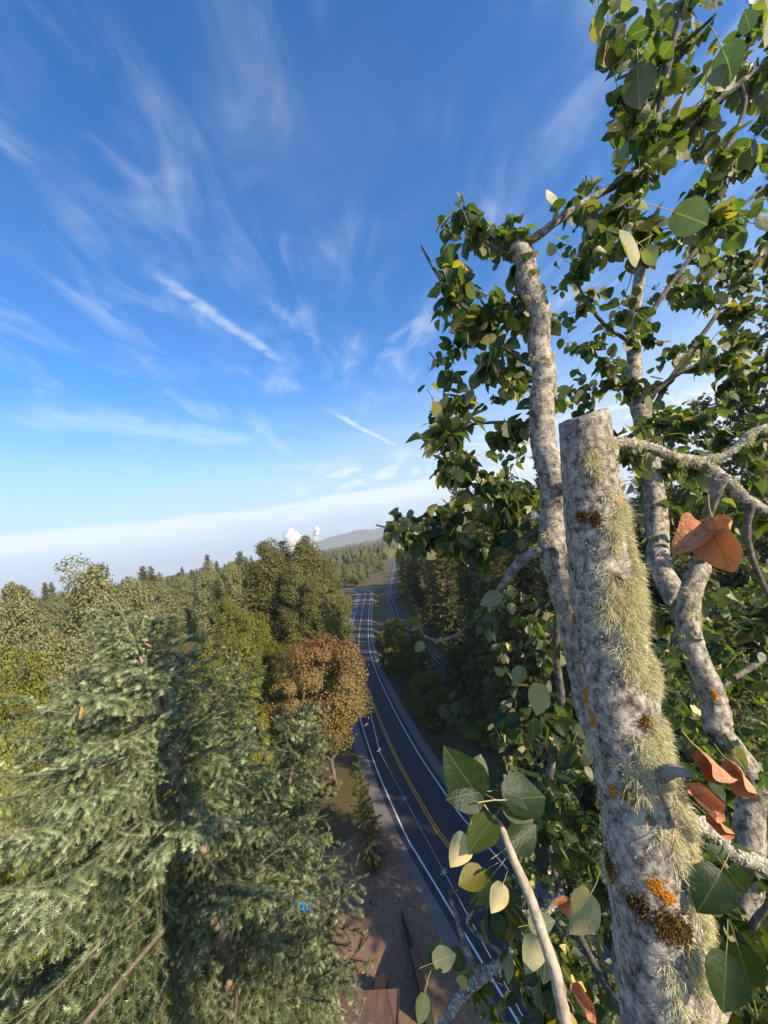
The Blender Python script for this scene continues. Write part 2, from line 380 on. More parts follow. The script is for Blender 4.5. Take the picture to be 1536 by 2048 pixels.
railway(RAIL, 'single railway line curving past the road on the right')
T_ = unit(np.gradient(RAIL[:, :2], axis=0)); SID = RAIL.copy(); SID[:, :2] += np.stack([T_[:, 1], -T_[:, 0]], 1)*4.6
far_i = int(np.argmax(RAIL[:, 1] > 230)); railway(SID[far_i:], 'short distant siding beside the main railway line', 2.4)

# ------------------------------------------------------------------ distant tree kit
def leaf_cards(mb, P, nrm, size, g, m=0, aspect=0.62):
    n = len(P); t = unit(np.cross(nrm, unit(g.normal(0, 1, (n, 3))))); b = np.cross(nrm, t)
    s = size*g.uniform(0.6, 1.3, n)[:, None]
    fold = nrm*s*g.uniform(-.25, .25, n)[:, None]
    V = np.stack([P-t*s*.5, P+b*s*.5*aspect+fold, P+t*s*.5, P-b*s*.5*aspect+fold], 1).reshape(-1, 3)
    i = np.arange(n)*4
    mb.add(V, np.stack([i, i+1, i+2, i+3], 1), m, np.repeat(g.random(n), 4))
def decid(seed, H, Rx, base, nclump, nleaf, size, mats, shape='oval', lean=0.0):
    """trunk+limbs mesh and crown mesh, base at origin"""
    g = np.random.default_rng(seed); tr = MB(); cr = MB()
    zc = (H+base)/2; hz = (H-base)/2
    C = []
    while len(C) < nclump:
        d = unit(g.normal(0, 1, 3)); k = g.uniform(.35, 1)**.5
        z = d[2]*k
        wd = 1.0
        if shape == 'tall': wd = 0.75+0.35*(-z) if z > -.2 else 0.8
        if shape == 'cone': wd = .18+.95*((1-z)/2)**.75; k = max(k, .6)
        C.append((d[0]*k*Rx*wd*.86, d[1]*k*Rx*wd*.86, zc+z*hz*.88))
    C = np.array(C); cr_r = Rx*g.uniform(.13, .36, nclump)
    P = []; Nn = []
    per = nleaf//nclump
    for c, r in zip(C, cr_r):
        d = unit(g.normal(0, 1, (per, 3))); k = g.uniform(.25, 1, per)**.45
        k = k*(1+0.25*g.normal(0, 1, per)*(g.random(per) < .15))
        p = c+d*(k*r)[:, None]*np.array((1, 1, .8)); P.append(p)
        out = unit(c-np.array((0, 0, zc*.8)))
        Nn.append(unit(d*.7+out*.3+np.array((0, 0, .35))+g.normal(0, .55, (per, 3))))
    leaf_cards(cr, np.vstack(P), np.vstack(Nn), size, g)
    ax = spline([(0, 0, -1.0), (g.normal(0, .02)*H, g.normal(0, .02)*H, H*.35), (g.normal(0, .02)*H, g.normal(0, .02)*H, H*.6), (0, 0, H*.8)], 12)
    tube(tr, ax, np.linspace(H*.016, H*.003, 12), 7, 0, rough=.06, seed=seed)
    order = g.permutation(nclump)[:min(nclump, 30)]
    for k in order:
        c = C[k]; h0 = max(base*.6, c[2]-Rx*.55*g.uniform(.5, 1.1)-.1*H); h0 = min(h0, H*.85)
        a = ax[np.abs(ax[:, 2]-h0).argmin()]
        mid = (a+c)/2+np.array((0, 0, -.06*H))*g.uniform(0, 1)
        tube(tr, spline([a, mid, c], 6), np.linspace(H*.006, H*.0015, 6), 5)
    return tr.mesh('trunk', [mats[1]]), cr.mesh('crown', [mats[0]])
def conifer(seed, H, Rx, mats, whorls=46, per=7, fr=16, size=.75, base=.08, tail=.75):
    g = np.random.default_rng(seed); tr = MB(); cr = MB()
    ax = np.array([(0, 0, -1.0), (g.normal(0, .1), g.normal(0, .1), H*.5), (0, 0, H)]); ax = spline(ax, 10)
    tube(tr, ax, np.linspace(H*.013, .02, 10), 7, 0, rough=.05, seed=seed)
    P = []; D = []; W = []
    for w_ in range(whorls):
        zr = base+(1-base)*(w_+.5)/whorls
        ln0 = Rx*(1-zr)**tail*(0.9+0.16*math.sin(w_*1.1+seed))+.15
        for b in range(per):
            az = g.random()*6.283; zr = min(.995, max(base, zr+g.normal(0, .9)/whorls)); ln = ln0*g.uniform(.5, 1.15); out = np.array((math.cos(az), math.sin(az), 0))
            up = 0.55*zr-0.15+g.normal(0, .08); sag = .28*(1-zr)
            sd_ = np.array((-out[1], out[0], 0)); z0 = zr*H
            tp = np.linspace(0.02, 1, 5); bp = out*(tp*ln)[:, None]+np.array((0, 0, 1))*(z0+up*tp*ln-sag*ln*tp**2+.12*ln*tp**4)[:, None]
            if ln > 1.2: tube(tr, bp, np.linspace(.05, .012, 5), 3, cap=False)
            n = max(5, int(fr*(ln/Rx)**.6)); t = g.uniform(.12, 1, n)
            pos = out*(t*ln)[:, None]+np.array((0, 0, 1))*(z0+up*t*ln-sag*ln*t**2+.12*ln*t**4)[:, None]
            side = g.choice((-1, 1), n)[:, None]
            dr = unit(out*.9+sd_*side*g.uniform(.2, 1.1, (n, 1))+np.array((0, 0, -1))*g.uniform(-.1, .55, (n, 1)))
            P.append(pos); D.append(dr); W.append(size*g.uniform(.5, 1.1, n)*(.45+.55*ln/Rx))
    P = np.vstack(P); D = np.vstack(D); W = np.concatenate(W)[:, None]; n = len(P)
    up = unit(np.array((0, 0, 1.0))+g.normal(0, .5, (n, 3))); sdv = unit(np.cross(D, up))
    # each frond: kite with a drooping tip, plus a hanging leaflet below
    V = np.stack([P-D*W*.1, P+D*W*.4+sdv*W*.2, P+D*W*1.0-np.array((0, 0, .12))*W, P+D*W*.4-sdv*W*.2], 1).reshape(-1, 3)
    i = np.arange(n)*4; r = np.repeat(g.random(n), 4)
    cr.add(V, np.stack([i, i+1, i+2, i+3], 1), 0, r)
    Q = P+D*W*.35
    V = np.stack([Q-D*W*.25, Q+D*W*.3, Q+D*W*.12-np.array((0, 0, .42))*W], 1).reshape(-1, 3); i = np.arange(n)*3
    cr.add(V, np.stack([i, i+1, i+2], 1), 0, np.repeat(g.random(n)*.6, 3))
    return tr.mesh('trunk', [mats[1]]), cr.mesh('crown', [mats[0]])

KIT = {}
for k in range(3): KIT['tall%d' % k] = (decid(20+k, 34, 7.5, 4, 85, 30000, .42, (m_olive, m_bark), 'tall'), 34, 7.5)
for k in range(2): KIT['round%d' % k] = (decid(30+k, 26, 7.0, 2, 75, 26000, .40, (m_green, m_bark), 'round'), 26, 7.0)
KIT['lime0'] = (decid(40, 24, 6.5, 1.0, 70, 26000, .36, (m_lime, m_bark), 'round'), 24, 6.5)
KIT['limebush'] = (decid(41, 8, 3.6, .3, 40, 9000, .30, (m_lime, m_bark), 'round'), 8, 3.6)
KIT['greenbush'] = (decid(42, 9, 4.0, .3, 44, 11000, .30, (m_green, m_bark), 'round'), 9, 4.0)
KIT['shrub0'] = (decid(50, 5, 2.6, .1, 30, 6000, .24, (m_green, m_bark), 'round'), 5, 2.6)
KIT['shrub1'] = (decid(51, 4, 2.4, .1, 26, 5000, .24, (m_olive, m_bark), 'round'), 4, 2.4)
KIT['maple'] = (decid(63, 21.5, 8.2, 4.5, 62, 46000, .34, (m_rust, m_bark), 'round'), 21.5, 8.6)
for k in range(3): KIT['fir%d' % k] = (conifer(70+k, 38, 6.4, (m_fir, m_firbark), whorls=85, per=10, fr=26, size=1.05, tail=.5), 38, 6.4)
for k in range(2): KIT['spire%d' % k] = (conifer(80+k, 30, 4.2, (m_fir, m_firbark), whorls=80, per=8, fr=20, size=.7, base=.04, tail=.8), 30, 4.2)
m_dolive = foliage_mat('dark_olive_foliage', [(0.0, (0.025, 0.034, 0.010)), (0.5, (0.07, 0.08, 0.022)), (1.0, (0.15, 0.15, 0.05))], trans=.2)
for k in range(2): KIT['bushy%d' % k] = (decid(65+k, 38, 8.0, 2, 130, 40000, .42, (m_dolive, m_firbark), 'cone'), 38, 8.0)
KIT['cedar'] = (conifer(90, 8, 2.0, (m_fir, m_firbark), whorls=60, per=8, fr=22, size=.34, base=.02, tail=.5), 8, 2.0)

def plant(kind, x, y, h, wd, name, label, cat='tree', group=None, z=None):
    (tm, cm), H0, R0 = KIT[kind]
    z = gz1(x, y) if z is None else z
    o = thing(name, label, cat, (x, y, z-.1), group)
    o.scale = (wd/(2*R0), wd/(2*R0), h/H0); o.rotation_euler = (0, 0, rnd.random()*6.283)
    link('trunk', tm, o); link('crown', cm, o)
    return o
def plant_px(kind, px, py, D, wpx, name, label, cat='tree', group=None, hmin=3):
    P = pix(px, py, D); zg = gz1(P[0], P[1]); h = max(P[2]-zg, hmin)
    h *= 1.05 if kind[:3] in ('tal', 'rou', 'lim') else 1.0
    return plant(kind, float(P[0]), float(P[1]), float(h), wpx*D/FP, name, label, cat, group, zg)

plant_px('round1', 508, 1222, 100, 90, 'broadleaf_tree', 'shaded green tree hiding the foot of the dead snag')
# the trees one can point to, by the pixel of their top, distance and crown width
plant_px('tall0', 172, 1084, 58, 210, 'cottonwood_tree', 'tall olive cottonwood rising highest above the skyline at far left', 'tree')
plant_px('tall1', 28, 1118, 52, 170, 'cottonwood_tree', 'olive cottonwood at the left picture edge reaching above the skyline')
plant_px('tall2', 262, 1138, 70, 150, 'cottonwood_tree', 'olive tree just right of the tallest left cottonwood')
plant_px('tall1', 95, 1215, 46, 190, 'cottonwood_tree', 'dense olive tree in front of the tallest left cottonwood')
plant_px('tall2', 215, 1235, 44, 170, 'cottonwood_tree', 'olive tree behind the blue-green spruce leader')
plant_px('round0', 20, 1290, 40, 170, 'broadleaf_tree', 'broad green tree at left edge above the yellow-green shrubs')
plant_px('tall0', 408, 1112, 112, 95, 'cottonwood_tree', 'olive tree left of the dark fir group reaching the skyline')
plant_px('tall2', 462, 1116, 108, 95, 'cottonwood_tree', 'olive broadleaf tree touching the left side of the dark firs')
plant_px('round1', 455, 1185, 92, 100, 'broadleaf_tree', 'yellow-green tree below the skyline left of the dark firs')
plant_px('spire0', 423, 1178, 74, 60, 'spruce_tree', 'narrow pointed conifer standing alone left of the dark firs')
plant_px('spire1', 345, 1205, 66, 85, 'spruce_tree', 'rounded olive conifer behind the right shoulder of the near spruce')
for k, (px, py, D, wp, lb) in enumerate([(528, 1070, 112, 135, 'tallest dark fir at the left of the central fir group'), (601, 1066, 116, 140, 'tall dark fir at the right of the central fir group'),
        (562, 1082, 122, 120, 'dark fir between the two tallest of the central group'), (640, 1112, 118, 105, 'lower dark fir at the right edge of the central group'),
        (505, 1122, 106, 90, 'lower dark fir at the left edge of the central group'), (578, 1118, 104, 110, 'broad dark fir in front of the central group'), (618, 1150, 100, 95, 'short dark fir low in front of the central group at right')]):
    plant_px('fir%d' % (k % 3) if k in (2, 4) else 'bushy%d' % (k % 2), px, py-(0 if k in (2, 4) else 14), D, wp, 'fir_tree', lb, 'tree', 'central fir group')
plant_px('lime0', 652, 1158, 118, 52, 'broadleaf_tree', 'bright yellow-green tree at the foot of the central firs')
plant_px('round0', 590, 1262, 88, 110, 'broadleaf_tree', 'dark green tree behind the rust-coloured maple')
plant_px('round1', 655, 1235, 96, 70, 'broadleaf_tree', 'shaded green tree by the road behind the rust-coloured maple')
plant_px('round1', 470, 1262, 66, 130, 'broadleaf_tree', 'yellow-green tree left of the rust-coloured maple')
plant_px('lime0', 492, 1330, 60, 90, 'broadleaf_tree', 'small lime-green tree tucked against the left of the maple')
plant_px('round0', 400, 1285, 58, 120, 'broadleaf_tree', 'green tree between the near spruce top and the maple')
plant_px('lime0', 95, 1365, 34, 210, 'broadleaf_tree', 'yellow-green broadleaf tree behind the spruces at lower left')
plant_px('lime0', 5, 1420, 30, 150, 'broadleaf_tree', 'yellow-green tree at the left picture edge beside the spruces')
plant_px('round0', 250, 1330, 40, 160, 'broadleaf_tree', 'dark green tree directly behind the near spruce')
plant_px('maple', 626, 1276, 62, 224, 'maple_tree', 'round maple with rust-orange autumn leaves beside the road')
# between road and railway, in shade
plant_px('spire1', 822, 1192, 96, 80, 'spruce_tree', 'blue-green conifer between the road and the railway', 'tree')
plant_px('greenbush', 790, 1232, 104, 70, 'broadleaf_tree', 'dark shrub-like tree on the right verge below the far railway')
plant_px('greenbush', 845, 1338, 80, 80, 'broadleaf_tree', 'shaded green tree on the bank right of the road')
plant_px('shrub1', 908, 1385, 72, 80, 'shrub', 'brownish shrub on the bank below the shaded track', 'shrub')
plant_px('limebush', 975, 1440, 66, 100, 'broadleaf_tree', 'bright green bush right of the road bank', 'tree')
plant_px('shrub0', 870, 1440, 76, 60, 'shrub', 'dark green shrub low on the road bank', 'shrub')
plant_px('shrub0', 770, 1300, 110, 40, 'shrub', 'dark green shrub on the right edge of the road', 'shrub')
plant_px('greenbush', 775, 1258, 120, 45, 'broadleaf_tree', 'dark rounded tree on the right verge by the road bend', 'tree')
# cedar on the verge left of the road
plant_px('cedar', 714, 1525, 45, 62, 'cedar_tree', 'small dense cedar on the dirt verge left of the road')
# big dark conifers on the hillside at right
for k, (px, py, D, wp) in enumerate([(906, 955, 74, 100), (950, 985, 60, 120), (1010, 940, 66, 130), (1080, 900, 58, 150), (870, 1040, 88, 90), (985, 1100, 56, 150), (1070, 1050, 50, 160), (1160, 880, 54, 170), (1300, 840, 46, 180), (1395, 790, 50, 190), (1470, 700, 42, 200), (1545, 590, 40, 220), (1640, 640, 44, 240), (1400, 1010, 40, 200), (1510, 900, 36, 220), (1220, 1020, 44, 170)]):
    P = pix(px, py, D)
    plant_px('fir%d' % (k % 3), px, py, D, wp, 'fir_tree', 'dark fir on the shaded hillside behind the lichen-covered tree', 'tree', 'firs on the shaded hillside')
spots2 = []
for k in range(2000):
    if len(spots2) >= 90: break
    y = rnd.uniform(-75, 62); x = rnd.uniform(18, 84)
    if abs(side_of(RAIL, x, y)[0]) < 6 or side_of(ROAD, x, y)[0] < 9 or min([9e9]+[(x-a)**2+(y-b)**2 for a, b in spots2]) < 22: continue
    if project((x, y, 20))[2] > 3 and project((x, y, 20))[0] < 1300: continue
    zg = gz1(x, y); h = min(34, 34+0.37*(x*SUN_AZ[0]+y*SUN_AZ[1])-zg)
    if h < 10: continue
    spots2.append((x, y)); plant('fir%d' % (k % 3), x, y, h, rnd.uniform(9, 12), 'fir_tree', 'dark fir on the shaded hillside behind the lichen-covered tree', 'tree', 'firs on the shaded hillside')
# further trees of that hillside to the right and behind, which shade the road
cnt = 0; tries = 0; spots = []
while cnt < 70 and tries < 6000:
    tries += 1
    y = rnd.uniform(30, 290); i_ = int(np.abs(RAIL[:, 1]-y).argmin())
    x = float(RAIL[i_, 0])+rnd.uniform(8, 62)
    if y < 30: x = rnd.uniform(26, 85)
    if min([9e9]+[(x-a)**2+(y-b)**2 for a, b in spots]) < 26: continue
    px, py, dd = project((x, y, gz1(x, y)+15)); zg = gz1(x, y); h = rnd.uniform(24, 34)
    d = math.hypot(x, y); top = zg+h
    if d < 1: continue
    al = (x*SUN_AZ[0]+y*SUN_AZ[1])
    if al > 0: h = min(h, 33+0.36*al-zg)
    if dd > 5 and px < 1536:
        lim = 37+dd*0.10
        h = min(h, lim-zg)
        if project((x, y, zg))[0] < 805 and y < 200: continue
    if h < 9: continue
    spots.append((x, y)); cnt += 1
    plant('fir%d' % (cnt % 3), x, y, h, rnd.uniform(8, 11), 'fir_tree', 'dark fir on the shaded hillside behind the lichen-covered tree', 'tree', 'firs on the shaded hillside')
for k in range(46):
    i_ = int(rnd.uniform(40, 190)); T = unit(RAIL[i_+1, :2]-RAIL[i_-1, :2]); of = rnd.uniform(6, 22); x = float(RAIL[i_, 0]+T[1]*of); y = float(RAIL[i_, 1]-T[0]*of)
    if y < 20: continue
    plant('greenbush', x, y, rnd.uniform(5, 11), rnd.uniform(6, 10), 'broadleaf_tree', 'dark low tree in the shade right of the railway', 'tree', 'low trees right of the railway')
# the wood across the flat land
cnt = 0; tries = 0; spots = []
while cnt < 330 and tries < 9000:
    tries += 1
    D = 120+760*rnd.random()**1.1; px = rnd.uniform(-40, 860)
    P = pix(px, 1100, D); x, y = float(P[0]), float(P[1])
    if min([9e9]+[(x-a)**2+(y-b)**2 for a, b in spots]) < (20 if D < 250 else 45): continue
    dr = float(dist_to(ROAD, x, y)[0][0]); dl = float(dist_to(RAIL, x, y)[0][0])
    if dr < 12 or dl < 14: continue
    s_ = side_of(RAIL, x, y)[0]
    bottom = project((x, y, 0)); 
    hm = 41 if px < 500 else (29 if px < 640 else 19)
    h = hm*rnd.uniform(.72, 1.06)
    if px > 640 and D < 330: h = rnd.uniform(8, 14)
    spots.append((x, y)); cnt += 1
    r_ = rnd.random()
    if r_ < .5: plant('tall%d' % rnd.randrange(3), x, y, h, h*rnd.uniform(.42, .6), 'cottonwood_tree', 'olive broadleaf tree of the wood stretching to the horizon', 'tree', 'broadleaf trees of the far wood')
    elif r_ < .68: plant('round%d' % rnd.randrange(2), x, y, h*.85, h*rnd.uniform(.5, .75), 'broadleaf_tree', 'rounded green tree of the wood stretching to the horizon', 'tree', 'green trees of the far wood')
    elif r_ < .76: plant('lime0', x, y, h*.7, h*.5, 'broadleaf_tree', 'yellow-green tree of the wood stretching to the horizon', 'tree', 'yellow-green trees of the far wood')
    else: plant('fir%d' % rnd.randrange(3), x, y, h*1.08, h*rnd.uniform(.26, .36), 'fir_tree', 'dark conifer of the wood stretching to the horizon', 'tree', 'conifers of the far wood')
cnt = 0; tries = 0
while cnt < 90 and tries < 4000:
    tries += 1
    px = rnd.uniform(655, 800); D = 300+560*rnd.random(); P = pix(px, 1110, D); x, y = float(P[0]), float(P[1])
    if float(dist_to(ROAD, x, y)[0][0]) < 11 or float(dist_to(RAIL, x, y)[0][0]) < 9: continue
    if min([9e9]+[(x-a)**2+(y-b)**2 for a, b in spots]) < 16: continue
    spots.append((x, y)); cnt += 1; h = rnd.uniform(8, 16); r_ = rnd.random()
    kd, nm, lb, gp = (('tall%d' % rnd.randrange(3), 'cottonwood_tree', 'low olive tree in the wedge beyond the road bend', 'olive trees beyond the road bend') if r_ < .45 else ('round%d' % rnd.randrange(2), 'broadleaf_tree', 'low green tree in the wedge beyond the road bend', 'green trees beyond the road bend') if r_ < .7 else ('lime0', 'broadleaf_tree', 'low yellow-green tree in the wedge beyond the road bend', 'yellow-green trees beyond the road bend') if r_ < .8 else ('fir%d' % rnd.randrange(3), 'fir_tree', 'low conifer in the wedge beyond the road bend', 'conifers beyond the road bend'))
    plant(kd, x, y, h, h*(.35 if 'fir' in kd else .7), nm, lb, 'tree', gp)
# far wood that reads as one mass
g = np.random.default_rng(3); mb = MB(); n = 9000
d = 700+5400*g.random(n)**1.9; a = g.uniform(-1.15, .75, n); fx_ = d*np.tan(a); fy_ = d
hh = g.uniform(16, 30, n)*np.where(g.random(n) < .3, 1.25, .9); rr = g.uniform(4, 8, n)
keep = dist_to(RAIL, fx_, fy_)[0] > 16; fx_, fy_, hh, rr = fx_[keep], fy_[keep], hh[keep], rr[keep]; n = len(fx_)
Vs = []; Fs = []
k6 = np.arange(6)*math.pi/3
for q in range(n):
    x, y, h, r = fx_[q], fy_[q], hh[q], rr[q]
    z0 = max(0, 60*math.exp(-((x-700)/900)**2-((y-3600)/900)**2))
    lv = ((0, .9), (.35, 1), (.7, .72), (.9, .35)) if h < 24 else ((0, .6), (.3, .75), (.6, .45), (.85, .18))
    for zz, ww in lv:
        j = g.uniform(.75, 1.25, 6)
        Vs.append(np.stack([x+np.cos(k6)*r*ww*j, y+np.sin(k6)*r*ww*j, np.full(6, z0+zz*h)+g.uniform(-1, 1, 6)], 1))
    Vs.append(np.array([[x+g.uniform(-1, 1), y, z0+h]]))
    o_ = q*25
    for l in range(3):
        for k in range(6): Fs.append((o_+l*6+k, o_+l*6+(k+1) % 6, o_+l*6+6+(k+1) % 6, o_+l*6+6+k))
    for k in range(6): Fs.append((o_+18+k, o_+18+(k+1) % 6, o_+24, o_+24))
Fs = np.array(Fs); tri = Fs[:, 2] == Fs[:, 3]
V = np.vstack(Vs); at = np.repeat(g.random(n), 25)
mb.v.append(V); mb.f.append((Fs[~tri], 0)); mb.f.append((Fs[tri][:, :3], 0)); mb.n = len(V); mb.at.append(at); mb.uv.append(np.zeros((len(V), 2)))
m_farwood = simple('far_wood', [(0.3, (0.04, 0.05, 0.018)), (0.7, (0.11, 0.105, 0.04))], .15, 0.9, 8, 0.9, 2.0)
link('far_wood', mb.mesh('far_wood', [m_farwood], False), kind='stuff', label='distant woodland blending into one dark mass at the horizon', cat='woodland')

# hill on the horizon
mb = MB(); u = np.linspace(-1, 1, 60); vv = np.linspace(-1, 1, 24); Uu, Vv = np.meshgrid(u, vv)
hc = pix(705, 1085, 8000)
hz_ = 270*np.exp(-(Uu/.42)**2)*(1-Vv**2)+120*np.exp(-((Uu+.55)/.3)**2)*(1-Vv**2)+170*np.exp(-((Uu-.6)/.4)**2)*(1-Vv**2)
hz_ = hz_ + 10*np.sin(Uu*23+Vv*5)*(1-Vv**2)+6*np.sin(Uu*51)*(1-Vv**2)-2
mb.add(np.column_stack([(hc[0]+Uu*2100).ravel(), (hc[1]+Vv*900).ravel(), hz_.ravel()]), np.stack([(np.arange(23)[:, None]*60+np.arange(59)[None]).ravel()+k for k in (0, 1, 61, 60)], 1))
link('hill', mb.mesh('hill', [m_farwood]), kind='structure')

# steam plumes far off
def plume(base, top, r0, r1, label, seed):
    g = np.random.default_rng(seed); mb = MB()
    import bmesh
    n = 16
    path = spline([base, base*.6+top*.4+np.array((-.15*r1, 0, 0)), base*.25+top*.75+np.array((.35*r1, 0, 0)), top], n)
    for k in range(n):
        t = k/(n-1); r = r0+(r1-r0)*t**.8
        bm = bmesh.new(); bmesh.ops.create_icosphere(bm, subdivisions=2, radius=1)
        v = np.array([q.co for q in bm.verts]); f = np.array([[q.index for q in p.verts] for p in bm.faces]); bm.free()
        v = v*(1+g.normal(0, .12, (len(v), 1)))*r*g.uniform(.8, 1.1)
        mb.add(v+path[k]+g.normal(0, .25, 3)*r, f)
    m, t, o = mat('steam'); df = N('ShaderNodeBsdfDiffuse', t); df.inputs[0].default_value = (.92, .9, .88, 1); tl = N('ShaderNodeBsdfTranslucent', t); tl.inputs[0].default_value = (.9, .9, .9, 1)
    m1 = N('ShaderNodeMixShader', t); m1.inputs[0].default_value = .4; L(df.outputs[0], m1.inputs[1], t); L(tl.outputs[0], m1.inputs[2], t)
    tp = N('ShaderNodeBsdfTransparent', t); m2 = N('ShaderNodeMixShader', t); m2.inputs[0].default_value = .62; L(tp.outputs[0], m2.inputs[1], t); L(m1.outputs[0], m2.inputs[2], t); L(m2.outputs[0], o.inputs[0], t)
    link('steam_plume', mb.mesh('steam_plume', [m]), label=label, cat='steam plume')
plume(pix(580, 1102, 3600), pix(586, 1074, 3600), 38, 62, 'rounded white steam puff behind the central firs', 5)
plume(pix(628, 1096, 3600), pix(631, 1060, 3600), 9, 30, 'thin rising white steam column right of the central firs', 6)

# ------------------------------------------------------------------ undergrowth on the left and on the bank
spots = []; tries = 0
while len(spots) < 90 and tries < 4000:
    tries += 1
    y = rnd.uniform(18, 150); x = rnd.uniform(-75, 30)
    sr = side_of(ROAD, x, y)[0]; dl = abs(side_of(RAIL, x, y)[0])
    if abs(sr) < 8 or dl < 6: continue
    if -26 < sr < 0 and y < 56: continue                        # yard and verge stay open
    if sr > 0 and side_of(RAIL, x, y)[0] > 0: continue
    if min([9e9]+[(x-a)**2+(y-b)**2 for a, b in spots]) < 12: continue
    spots.append((x, y)); sc = rnd.uniform(.6, 1.3)
    k = rnd.choice(('shrub0', 'shrub1', 'limebush', 'shrub0'))
    H0 = KIT[k][1]; R0 = KIT[k][2]
    gl = 'bank' if sr > 0 else 'wood'
    plant(k, x, y, H0*sc*rnd.uniform(.8, 1.1), 2*R0*sc, 'shrub', {'shrub0': 'green undergrowth shrub', 'shrub1': 'olive undergrowth shrub', 'limebush': 'yellow-green undergrowth shrub'}[k] + (' on the bank between road and railway' if sr > 0 else ' on the wood floor left of the road'), 'shrub', 'undergrowth shrubs')

# ------------------------------------------------------------------ yard things
def wallish():
    a = gpix(802, 1822); b = gpix(838, 1935); c_ = gpix(862, 2060); b = a+(c_-a)*.45
    o = thing('retaining_wall', 'dark wedge-shaped retaining wall in the dirt yard beside the road', 'wall', a)
    m = simple('shaded_concrete', [(0.3, (0.012, 0.012, 0.013)), (0.7, (0.035, 0.034, 0.033))], 3, .9, 6, .4, .02)  # near-black because the wall's shaded side is put into the colour
    d = unit(c_-a); nrm = np.array((d[1], -d[0], 0)); ln = np.linalg.norm(c_-a)
    k = 6
    for j in range(k):                                          # poured sections
        mb = MB(); t0, t1 = j/k, (j+1)/k-.004
        V = []
        for t in (t0, t1):
            h = .05+2.6*t; w_ = .12+.55*t
            for s_, z in ((-w_/2, -.3), (w_/2, -.3), (w_/2, h), (-w_/2, h)): V.append(d*ln*t+nrm*s_+np.array((0, 0, z)))
        mb.add(V, [(0, 1, 2, 3), (7, 6, 5, 4), (0, 4, 5, 1), (1, 5, 6, 2), (2, 6, 7, 3), (3, 7, 4, 0)])
        link('wall_section', mb.mesh('wall_section', [m], False), o)
wallish()
def shed():
    zr = 3.2; A = gpix(796, 1976, zr); B = gpix(700, 1982, zr); Cc = gpix(815, 2062, zr)
    ux = unit(B-A); uy = np.array((ux[1], -ux[0], 0)); uy = uy if uy @ (Cc-A) > 0 else -uy
    W_, D_ = 7.0, 6.0
    o = thing('shed', 'small shed with a flat red-brown roof at the bottom of the dirt yard', 'shed', (A[0], A[1], 0))
    mr = simple('brown_roof', [(0.3, (0.11, 0.065, 0.045)), (0.6, (0.17, 0.10, 0.07)), (0.8, (0.22, 0.14, 0.1))], 1.5, .9, 10, .5, .03, stretch=(1, .3, 1))
    mw = simple('dark_boards', [(0.3, (0.02, 0.016, 0.013)), (0.7, (0.05, 0.04, 0.032))], 4, .9, 6, .3, .02)
    rz = math.atan2(ux[1], ux[0])
    mb = MB(); c_ = ux*W_/2+uy*D_/2; box(mb, (c_[0], c_[1], 1.4), (W_-.5, D_-.5, 3.2), 0, rz); link('wall', mb.mesh('wall', [mw], False), o)
    n = 9
    for j in range(n):
        mb = MB(); cc = ux*W_*(j+.5)/n+uy*D_/2; box(mb, (cc[0], cc[1], 3.12+.012*(j % 2)), (W_/n-.015, D_, .10), 0, rz); link('roof_panel', mb.mesh('roof_panel', [mr], False), o)
    mb = MB(); cc = uy*D_/2-ux*.06; box(mb, (cc[0], cc[1], 3.1), (.1, D_+.1, .2), 0, rz); link('fascia', mb.mesh('fascia', [mw], False), o)
    g0 = gpix(761, 1964, 1.0)
    b_ = thing('storage_box', 'small black box standing just behind the brown shed roof', 'box', (g0[0], g0[1], 0))
    mb = MB(); box(mb, (0, 0, .48), (.85, .8, 1.0), 0, rz); link('body', mb.mesh('body', [mw], False), b_)
    mb = MB(); box(mb, (0, 0, 1.01), (.92, .87, .06), 0, rz); link('lid', mb.mesh('lid', [mw], False), b_)
shed()
def bluebin():
    m = simple('blue_plastic', [(0.3, (0.01, 0.22, 0.62)), (0.7, (0.02, 0.30, 0.75))], 2, .45, 4, .1, .01, .5)
    mk = simple('black_rubber', [(0.3, (0.012, 0.012, 0.012)), (0.7, (0.03, 0.03, 0.03))], 5, .8)
    P = gpix(600, 1806, 1.3)
    o = thing('blue_container', 'bright blue flat-topped container half hidden behind the spruce branches', 'container', (P[0], P[1], 0)); o.rotation_euler = (0, 0, R(8))
    mb = MB(); V = []
    for z, k in ((.12, .88), (1.2, 1.0)):
        for x, y in ((-1, -1), (1, -1), (1, 1), (-1, 1)): V.append((x*1.25*k, y*.85*k, z))
    mb.add(V, [(0, 1, 5, 4), (1, 2, 6, 5), (2, 3, 7, 6), (3, 0, 4, 7), (0, 3, 2, 1), (4, 5, 6, 7)]); link('body', mb.mesh('body', [m], False), o)
    for s_ in (-1, 1):
        mb = MB(); V = [(s_*.64-.6, -.9, 1.23), (s_*.64+.6, -.9, 1.23), (s_*.64+.6, .9, 1.38), (s_*.64-.6, .9, 1.38)]; V += [(a, b, c-.05) for a, b, c in V]
        mb.add(V, [(0, 1, 2, 3), (7, 6, 5, 4), (0, 4, 5, 1), (1, 5, 6, 2), (2, 6, 7, 3), (3, 7, 4, 0)]); link('lid', mb.mesh('lid', [m], False), o)
    for x in (-1, 1):
        for y in (-1, 1):
            mb = MB(); tube(mb, [(x*.9-.04, y*.6, .07), (x*.9+.04, y*.6, .07)], .07, 10); link('wheel', mb.mesh('wheel', [mk]), o)
bluebin()
g = np.random.default_rng(12)
m_stone = simple('pale_stone', [(0.3, (0.25, 0.23, 0.2)), (0.7, (0.45, 0.42, 0.38))], 3)
